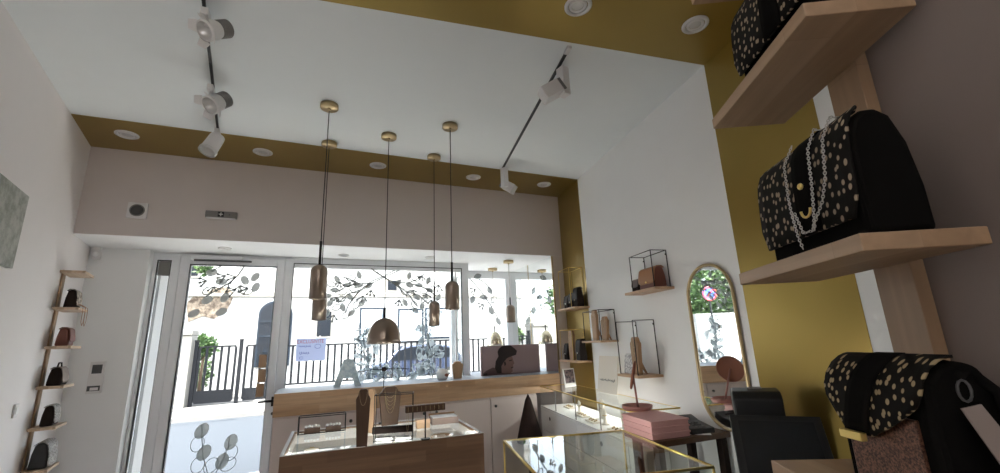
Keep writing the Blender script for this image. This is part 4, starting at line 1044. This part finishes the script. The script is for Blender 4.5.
def big_bag(label, s, z, W, D, Hh, rz_off=0, off=-.052, chainy=True):
    t = thing('handbag', label, 'handbag', tuple(sw(s, off, z + .0005)), TS + rz_off, 'black spotted handbags at the right')
    prof = [(-D * .5, .0), (D * .5, .0), (D * .5, Hh * .35), (D * .42, Hh * .7), (D * .26, Hh * .93), (D * .06, Hh), (-D * .16, Hh * .99), (-D * .34, Hh * .92), (-D * .44, Hh * .8), (-D * .5, Hh * .4)]
    MB().yz(prof, -W / 2 + .004, W / 2 - .004).build('body', m_suede, t, bevel=.006, seg=3)
    path = [(-D * .13, Hh * .986), (-D * .16, Hh * .986), (-D * .19, Hh * .985), (-D * .215, Hh * .984), (-D * .24, Hh * .985), (-D * .36, Hh * .93), (-D * .45, Hh * .82), (-D * .49, Hh * .68), (-D * .515, Hh * .5), (-D * .53, Hh * .32), (-D * .54, Hh * .12)]
    path = [(y - .0035, zz + .002) if y < 0 else (y, zz + .0035) for y, zz in path]
    def hwf(u):
        w = W / 2 + .001
        if u > .9: w -= .010 * ((u - .9) / .1) ** 2
        if u < .36: w -= .012 * (1 - u / .36)
        return (-w, w)
    MB().sheet(path, hwf, 12).build('flap', m_dotL, t, solid=.003)
    bp = [(y - .002, zz + .001) for y, zz in path]
    MB().sheet(bp, lambda u: (-.004, .034), 4).build('centre_band', m_suede, t, solid=.003)
    f0 = bp[-3][0] - .003
    if not chainy: return t
    MB().ball((.014, f0, bp[-3][1] + .006), .004, .003, .004, 10, 6).build('stud', m_brass, t)
    ring = [(.016 + .009 * math.cos(math.radians(a)), f0 - .001, bp[-2][1] + .001 + .009 * math.sin(math.radians(a))) for a in range(180, 375, 15)]
    MB().tube(ring, .0015, 6).build('crescent_buckle', m_brass, t)
    if chainy:
        g = lambda i, x, e=.004: V((x, bp[i][0] - e, bp[i][1] + (e if i < 5 else 0)))
        c1 = [V((.030, D * .2, Hh + .001)), g(1, .030), g(4, .034), g(6, .036), g(7, .037), g(8, .036), g(9, .034, .005), g(10, .030, .006)]
        c1b = [g(10, .030, .006), g(10, .016, .010), g(9, .006, .010)]
        c2 = [V((.060, D * .2, Hh + .001)), g(1, .060), g(4, .062), g(6, .063), g(8, .060), g(9, .052, .006), g(10, .036, .012)]
        c3 = [g(4, -.012), g(6, -.014), g(8, -.012), g(9, -.008, .005), V((-.002, bp[10][0] - .006, bp[10][1])), V((.004, bp[10][0] - .007, .003))]
        chain(c1 + c1b[1:], t); chain(c2, t); chain(c3, t)
    return t
big_bag('black spotted flap bag with silver chain on the middle right shelf', -.166, BT[2], .184, .064, .135, off=-.048)
big_bag('black spotted flap bag on the upper right shelf, partly out of view', -.175, BT[1], .178, .072, .135, chainy=False)

# bag with glitter front
t = thing('handbag', 'black bag with spotted flap, gold bar clasp and bronze glitter front on lowest right shelf', 'handbag', tuple(sw(-.199, -.058, BT[3] + .0005)), TS + math.radians(5), 'black spotted handbags at the right')
W, D, Hh = .110, .078, .143
prof = [(-D * .5, .0), (D * .5, .0), (D * .5, Hh * .45), (D * .42, Hh * .8), (D * .25, Hh * .97), (-D * .05, Hh), (-D * .3, Hh * .97), (-D * .44, Hh * .88), (-D * .5, Hh * .6)]
MB().yz(prof, -W / 2, W / 2).build('body', m_suede, t, bevel=.009, seg=3)
MB().box(-W / 2 + .015, W / 2 - .012, -D * .5 - .003, -D * .5 + .001, .004, Hh * .64).build('glitter_front', m_glit, t, bevel=.001)
path = [(-D * .05, Hh + .0015), (-D * .10, Hh + .0018), (-D * .16, Hh + .001), (-D * .24, Hh * .99), (-D * .36, Hh * .945), (-D * .47, Hh * .87), (-D * .53, Hh * .79), (-D * .56, Hh * .71), (-D * .575, Hh * .63), (-D * .58, Hh * .55), (-D * .58, Hh * .475)]
path = [(y - .003, zz + .002) for y, zz in path]
def hw3(u):
    w = W / 2 + .003; k = max(0, (u - .66) / .34); w2 = w - (w - .016) * k ** 1.1; sh_ = -.016 * max(0, (u - .4) / .6)
    return (-w2 + sh_ * k, w2 + sh_ * k)
MB().sheet(path, hw3, 16).build('flap', m_dotS, t, solid=.003)
MB().sheet([(y - .003, z + .001) for y, z in path], lambda u: (-.015 - .016 * max(0, (u - .4) / .6), .015 - .018 * max(0, (u - .4) / .6)), 4).build('centre_band', m_suede, t, solid=.003)
yb_, zb_ = path[-1]
MB().box(-.031, -.003, yb_ - .011, yb_ - .004, zb_ - .005, zb_ + .003).build('clasp_bar', m_brass, t, bevel=.001)
MB().tube([(W / 2 + .004, .006 * math.cos(a * PI / 6) - .006, Hh * .82 + .009 * math.sin(a * PI / 6)) for a in range(12)], .0012, 6, True).build('ring', m_dgrey, t)
MB().tube([(W / 2 + .003, -.006, Hh * .82 + .013), (W / 2 - .004, .010, Hh * .93), (W / 2 + .008, .020, Hh * .8), (W / 2 + .008, .024, .03)], .005, 6).build('strap', m_suede, t)
tgo = MB().ext([V((W / 2 + .012, -.022, Hh * .73)), V((W / 2 + .012, -.004, Hh * .75)), V((W / 2 + .030, .010, Hh * .36)), V((W / 2 + .030, -.012, Hh * .32))], (.0012, 0, 0)).build('price_tag', mat('tag_card', (.26, .21, .19), .7), t)
MB().cyl((W / 2 + .0105, -.012, Hh * .69), (W / 2 + .0140, -.012, Hh * .69), .003, n=10).build('eyelet', m_black, tgo)

# left rack: boards, upright, bags
lu = thing('shelf_upright', 'slim oak upright carrying the narrow shelves on the left wall', 'upright', tuple(lw(-.03, .002, .45)), TL)
MB().box(-.056, 0, -.012, 0, 0, 1.66).build('plank', m_oakb2, lu, bevel=.001)
LZ = [2.093, 1.832, 1.567, 1.303, 1.043, .782]
LN = ['empty topmost narrow shelf on the left wall', 'narrow left wall shelf under the striped bag', 'narrow left wall shelf under the reddish brown bag', 'narrow left wall shelf under the dark round bag', 'narrow left wall shelf under the snake print bag', 'lowest narrow left wall shelf under the grey mottled bag']
sL0 = -.19
for z, l in zip(LZ, LN):
    board(tuple(lw(sL0, .0145, z)), TL, .262, .135, l, 'narrow oak shelves on the left wall', m_oakl)
def lbag(i, dx=.13): return tuple(lw(sL0 + dx, .085, LZ[i] + .0005))
b = flap_bag('handbag', 'small brown and cream striped bag with thin straps on the second left wall shelf', lbag(1, .125), TL, .13, .07, .13, m_dbrown, m_stripe, 'bags on the left wall shelves', .8)
for x in (-.05, .02):
    MB().tube([(x, -.042, .03), (x - .01, -.074, .006), (x - .01, -.076, -.03), (x - .005, -.076, -.10), (x + .03, -.076, -.125), (x + .06, -.076, -.09), (x + .055, -.076, -.02), (x + .05, -.074, .006), (x + .045, -.042, .03)], .0018, 5).build('strap', m_leather, b)
flap_bag('handbag', 'small reddish brown bag on the third left wall shelf', lbag(2, .115), TL, .13, .075, .125, m_brown, m_brown, 'bags on the left wall shelves', .7)
b = flap_bag('handbag', 'dark rounded bag with beige front on the fourth left wall shelf', lbag(3, .12), TL, .15, .08, .12, m_dbrown, mat('taupe_hide', (.22, .17, .14), .7, var=.3, vs=30), 'bags on the left wall shelves', .8)
MB().tube([(-.05, 0, .118), (-.03, 0, .15), (.03, 0, .15), (.05, 0, .118)], .005, 6).build('handle', m_dbrown, b)
flap_bag('handbag', 'small snake print bag on the fifth left wall shelf', lbag(4, .125), TL, .13, .07, .13, m_dbrown, m_snake, 'bags on the left wall shelves', .8)
flap_bag('handbag', 'large grey mottled bag with black sides on the lowest left wall shelf', lbag(5, .14), TL, .19, .095, .16, m_black, m_snake, 'bags on the left wall shelves', .9)

# ------------------------------------------------------------------ outside
def ground(name, x0, x1, y0_, y1_, z, m): return struct(MB().box(x0, x1, y0_, y1_, -.4, z).build(name, m))
ground('pavement_near', -25, 30, 5.46, 6.9, -.03, m_pave)
ground('road', -25, 30, 6.9, 13.3, -.10, m_road)
ground('pavement_far', -25, 30, 13.3, 45, 0.0, mat('far_pavement', (.15, .145, .14), .9, var=.06, vs=2))
YFN = 16.0
def fence(x0, x1, label, ht, pitch, base, name='fence', cat='fence'):
    t = thing(name, label, cat, (0, YFN, 0))
    MB().box(x0, x1, -.025, .025, ht - .05, ht).build('top_rail', m_iron, t)
    MB().box(x0, x1, -.02, .02, base, base + .05).build('bottom_rail', m_iron, t)
    n = int((x1 - x0) / pitch)
    for i in range(n + 1):
        x = x0 + (x1 - x0) * i / n; MB().box(x - .034, x + .034, -.018, .018, base + .05, ht - .05).build('bar', m_iron, t)
    return t
def at_f(px): return at_y(px, 370, YFN).x
g = fence(at_f(197.5), at_f(234), 'left leaf of the grey iron gate across the street', 1.72, .17, .06, 'gate', 'gate')
MB().box(at_f(197.5), at_f(234), -.015, .015, .06, .42).build('kick_panel', m_iron, g)
g = fence(at_f(245), at_f(281), 'right leaf of the grey iron gate across the street', 1.72, .17, .06, 'gate', 'gate')
MB().box(at_f(245), at_f(281), -.015, .015, .06, .42).build('kick_panel', m_iron, g)
for px, l in ((239, 'grey gate post between the two gate leaves'), (194, 'grey gate post beside the white stone pillar')):
    t = thing('gate_post', l, 'post', (at_f(px), YFN, 0)); MB().box(-.05, .05, -.05, .05, 0, 1.86).build('post', m_iron, t, bevel=.01); MB().box(-.06, .06, -.06, .06, 1.861, 1.90).build('cap', m_iron, t)
f = fence(at_f(284), at_f(520), 'long grey railing across the street seen through the main window', 1.66, .21, .42)
struct(MB().box(at_f(284), at_f(700), YFN - .12, YFN + .12, 0, .41).build('wall_low_street', m_render))
t = thing('stone_pillar', 'white stone gate pillar left of the iron gate', 'pillar', (at_f(178), YFN + .1, 0))
MB().box(-.42, .30, -.35, .35, 0, 2.05).build('shaft', m_cream, t, bevel=.02)
MB().box(-.50, .31, -.43, .43, 2.051, 2.2).build('cap', m_cream, t, bevel=.02)
# white building
YBL = 20.5
bl = thing('street_house', 'white rendered house across the street with arched window', 'house', (0, YBL, 0))
MB().box(-5.2, 13, 0, 6, 0, 9).build('wall', m_render, bl)
sc_ = lambda px, py: at_y(px, py, YBL)
a, b = sc_(200, 288), sc_(470, 283)
MB().box(-5.2, 13, -.09, -.001, 3.72, 3.86).box(-5.2, 13, -.05, -.001, 5.55, 5.65).build('string_course', m_cream, bl)
# arched window
x0, x1, zt_ = sc_(258, 345).x, sc_(288.5, 345).x, sc_(270, 303).z
r = (x1 - x0) / 2; cx = (x0 + x1) / 2
arch = [(cx - r, .9), (cx + r, .9)] + [(cx + r * math.cos(PI * i / 14), zt_ - r + r * math.sin(PI * i / 14)) for i in range(15)]
wa = MB().xz([(cx + (x - cx) * 1.12, z + (.08 if z > 1 else 0)) for x, z in arch], -.10, -.001).build('window', m_blue, bl)
MB().xz(arch, -.115, -.101).build('pane', m_pane, wa)
mb = MB().box(cx - .03, cx + .03, -.14, -.116, .9, zt_ - .02)
for z in (1.5, 2.1, 2.7): mb.box(cx - r, cx + r, -.139, -.117, z - .025, z + .025)
mb.build('glazing_bars', m_blue, wa)
# exposed stone patch
pp = [(187, 303), (196, 294), (208, 292), (216, 288), (228, 287), (234, 294), (231, 303), (226, 311), (214, 319), (203, 316), (188, 322)]
MB().xz([(sc_(*q).x, sc_(*q).z) for q in pp], -.03, -.001).build('exposed_stone', m_stone, bl)
for i, (pa, pb) in enumerate((((386, 279), (398, 292)), ((398, 309), (423, 342)), ((360, 308), (383, 341)), ((316, 310), (332, 338)), ((425, 308), (452, 338)), ((188, 262), (200, 278)))):
    A_, B_ = sc_(*pa), sc_(*pb)
    w = MB().box(A_.x, B_.x, -.06, -.001, B_.z, A_.z).build('window', m_blue if i in (1, 2, 4) else m_cream, bl)
    MB().box(A_.x + .08, B_.x - .08, -.075, -.061, B_.z + .08, A_.z - .08).build('pane', m_pane if i in (0, 3, 5) else mat('shutter_%d' % i, (.55, .62, .68), .6), w)
t = thing('lamp_pole', 'slim grey street pole beyond the right end of the main window', 'pole', (at_y(453.5, 345, 13.9).x, 13.9, 0))
MB().cyl((0, 0, 0), (0, 0, 5.5), .055, .045, 12).build('shaft', m_iron, t); MB().cyl((0, 0, 0), (0, 0, .3), .09, .08, 12).build('base', m_iron, t)
# car behind the railing
xa, xb = at_y(368, 370, 18.2).x, at_y(455, 370, 18.2).x
ca_ = thing('car', 'blue hatchback parked behind the railing', 'car', ((xa + xb) / 2, 18.2, 0))
Lc = 4.0
side = [(-.5, .32), (-.49, .62), (-.44, .82), (-.30, .92), (-.20, 1.36), (-.08, 1.50), (.18, 1.52), (.36, 1.40), (.46, 1.0), (.49, .8), (.5, .35)]
MB().ext([V((x * Lc, -.85, z)) for x, z in side], (0, 1.7, 0)).build('body', m_car, ca_, bevel=.06, seg=3)
MB().ext([V((x * Lc, -.856, z)) for x, z in ((-.26, .95), (-.18, 1.32), (-.07, 1.43), (.04, 1.45), (.04, .96))], (0, .004, 0)).ext([V((x * Lc, -.856, z)) for x, z in ((.06, .96), (.06, 1.45), (.18, 1.45), (.33, 1.35), (.38, 1.0))], (0, .004, 0)).build('side_window', m_pane, ca_)
for wx in (-.31, .32):
    w = MB().cyl((wx * Lc, -.87, .31), (wx * Lc, -.68, .31), .31, n=24).build('wheel', m_tyre, ca_); MB().cyl((wx * Lc, -.885, .31), (wx * Lc, -.871, .31), .19, n=16).build('hub', m_silver, w)
MB().box(-.02, .09, -.872, -.857, .82, .85).build('door_handle', m_dgrey, ca_)
# shrubs and hedge
def shrub(x, y, z0, rx, rz_, n, label, name='shrub', trunk=True, seed=1, ls=.16):
    q = random.Random(seed); t = thing(name, label, 'shrub' if 'hedge' not in name else 'hedge', (x, y, 0))
    mb = MB()
    for i in range(n):
        while True:
            u = V((q.uniform(-1, 1), q.uniform(-1, 1), q.uniform(-1, 1)))
            if .35 < u.length < 1: break
        c = V((u.x * rx, u.y * rx * .7, z0 + rz_ + u.z * rz_)); d = V((q.uniform(-1, 1), q.uniform(-1, 1), q.uniform(-.4, 1))).normalized(); s = d.orthogonal().normalized() * ls * .3; e = d * ls * q.uniform(.7, 1.3)
        mb.add([c, c + e * .5 + s, c + e, c + e * .5 - s], [(0, 1, 2, 3)])
    mb.build('foliage', m_leaf, t)
    if trunk:
        MB().tube([(0, 0, 0), (.03, 0, z0 + rz_ * .6), (-.05, 0, z0 + rz_ * 1.3)], [.05, .04, .02], 8).build('stem', m_bark, t)
    return t
p = at_y(205, 335, 17.5)
shrub(p.x, 17.5, 1.35, .38, .36, 700, 'bright green bush behind the left gate leaf', seed=2)
p = at_y(214, 350, 19)
shrub(p.x - .3, 19, .3, .35, .5, 260, 'low bush behind the gate bars', seed=5)
p = at_y(213, 266, 18.2)
shrub(at_y(205, 266, 18.4).x, 18.4, p.z - .30, .25, .25, 220, 'small green treetop showing at the top left of the door glass', name='street_tree', trunk=False, seed=6)
# hedge, wall and sign to the left, out of direct sight but seen in the mirrors
shrub(-7.4, 17.0, 1.6, 2.6, 1.6, 5200, 'large green hedge left of the stone pillar, seen in the mirrors', 'hedge', True, 8, .22)
struct(MB().box(-13, -4.6, 14.6, 14.8, 0, 2.2).build('wall_street', m_render))
t = thing('road_sign', 'round blue and red no parking sign seen in the oval mirror', 'road sign', (-4.05, 12.6, 0))
sx = Matrix.Rotation(math.radians(-10), 3, 'Z')
MB().cyl((0, .03, -.0), (0, .03, 3.1), .03, n=10).build('pole', m_iron, t)
def disc(r0, r1, y0_, y1_, z=2.72, n=32):
    return [(r0, r1)]
MB().cyl((0, 0, 2.72), (0, -.02, 2.72), .23, n=36).build('disc', m_bluesign, t)
MB().lathe([(.18, .021), (.23, .021), (.23, .026), (.18, .026), (.18, .021)], (0, 0, 2.72), n=36, mtx=Matrix.Rotation(PI / 2, 3, 'X')).build('red_ring', m_redsign, t)
MB().xz([(-.14, 2.72 + .105), (-.105, 2.72 + .14), (.14, 2.72 - .105), (.105, 2.72 - .14)], -.026, -.021).build('red_bar', m_redsign, t)
# utility box outside the narrow pane
p = at_y(165, 408, 7.2)
t = thing('utility_box', 'blue grey street cabinet seen through the narrow pane left of the door', 'street cabinet', (at_y(160, 405, 6.4).x, 6.4, -.03))
zz = at_y(162, 392, 6.4).z
MB().box(-.30, .02, -.2, .2, 0, zz).build('body', m_bluebox, t, bevel=.01)
MB().box(-.32, .04, -.22, .22, zz + .001, zz + .05).build('lid', m_cream, t, bevel=.01)
# outer reveal left of the narrow pane
struct(MB().box(-1.95, -1.345, 5.001, 5.5, 0, 3.4).build('wall_outer', m_render))

# ------------------------------------------------------------------ light
wd = bpy.data.worlds.new('sky'); bpy.context.scene.world = wd; wd.use_nodes = True
nt = wd.node_tree; nt.nodes.clear()
sk = nt.nodes.new('ShaderNodeTexSky'); sk.sky_type = 'NISHITA'; sk.sun_disc = False; sk.sun_elevation = math.radians(48); sk.sun_rotation = math.radians(200); sk.air_density = 1.0; sk.dust_density = 2.5
bg = nt.nodes.new('ShaderNodeBackground'); bg.inputs[1].default_value = .3
ow = nt.nodes.new('ShaderNodeOutputWorld'); hs = nt.nodes.new('ShaderNodeHueSaturation'); hs.inputs['Saturation'].default_value = .45; nt.links.new(sk.outputs[0], hs.inputs['Color']); nt.links.new(hs.outputs[0], bg.inputs[0]); nt.links.new(bg.outputs[0], ow.inputs[0])
sd = bpy.data.lights.new('sun', 'SUN'); sd.energy = 10.0; sd.angle = math.radians(1.5); sd.color = (1, .94, .86)
so_ = bpy.data.objects.new('sun', sd); C.objects.link(so_); so_.rotation_euler = V((.74, .13, -.95)).to_track_quat('-Z', 'Y').to_euler()
def area(name, loc, size, power, color, direction=(0, 0, -1)):
    l = bpy.data.lights.new(name, 'AREA'); l.shape = 'RECTANGLE'; l.size, l.size_y = size; l.energy = power; l.color = color
    o = bpy.data.objects.new(name, l); C.objects.link(o); o.location = loc; o.rotation_euler = V(direction).to_track_quat('-Z', 'Y').to_euler(); return o

def fill_strip(name, parent, loc, size, power, direction):  # unseen fill light added inside a glass case
    o = area(name, loc, size, power, (1, .98, .94), direction); o.parent = parent; return o
fill_strip('table_fill_light', tb, (0, -hd + .034, .880), (1.05, .012), 1.3, (0, 1, -.35))  # added light with no visible fitting, brightens the white tray under the glass
fill_strip('case_fill_light', gc, (LC / 2, (y_b + y_f) / 2 + (y_b - y_f) * .44, GH - .016), (LC * .9, .012), 1.0, (0, y_f - y_b, -.25))  # made-up source that lifts the brightness inside the long case
area('rear_fill_light', (.55, -1.6, 1.7), (.9, 1.0), 16, (1, .985, .97), (-.08, .30, 1))  # added soft light behind the camera, fills the dark interior
fill_strip('showcase_fill_light', fc, (.022, -dA / 2, zt - .022), (.012, dA * .85), 1.2, (1, .1, -.30))  # invented light, brightens the near showcase and the drawers beyond
# ------------------------------------------------------------------ colour management
sc = bpy.context.scene
sc.view_settings.view_transform = 'Standard'; sc.view_settings.look = 'None'; sc.view_settings.gamma = 1; sc.view_settings.use_curve_mapping = False
sc.view_settings.exposure = 2.17
try:
    sc.cycles.use_denoising = True; sc.cycles.max_bounces = 12; sc.cycles.diffuse_bounces = 6; sc.cycles.glossy_bounces = 6; sc.cycles.transparent_max_bounces = 24; sc.cycles.sample_clamp_indirect = 6
except Exception: pass
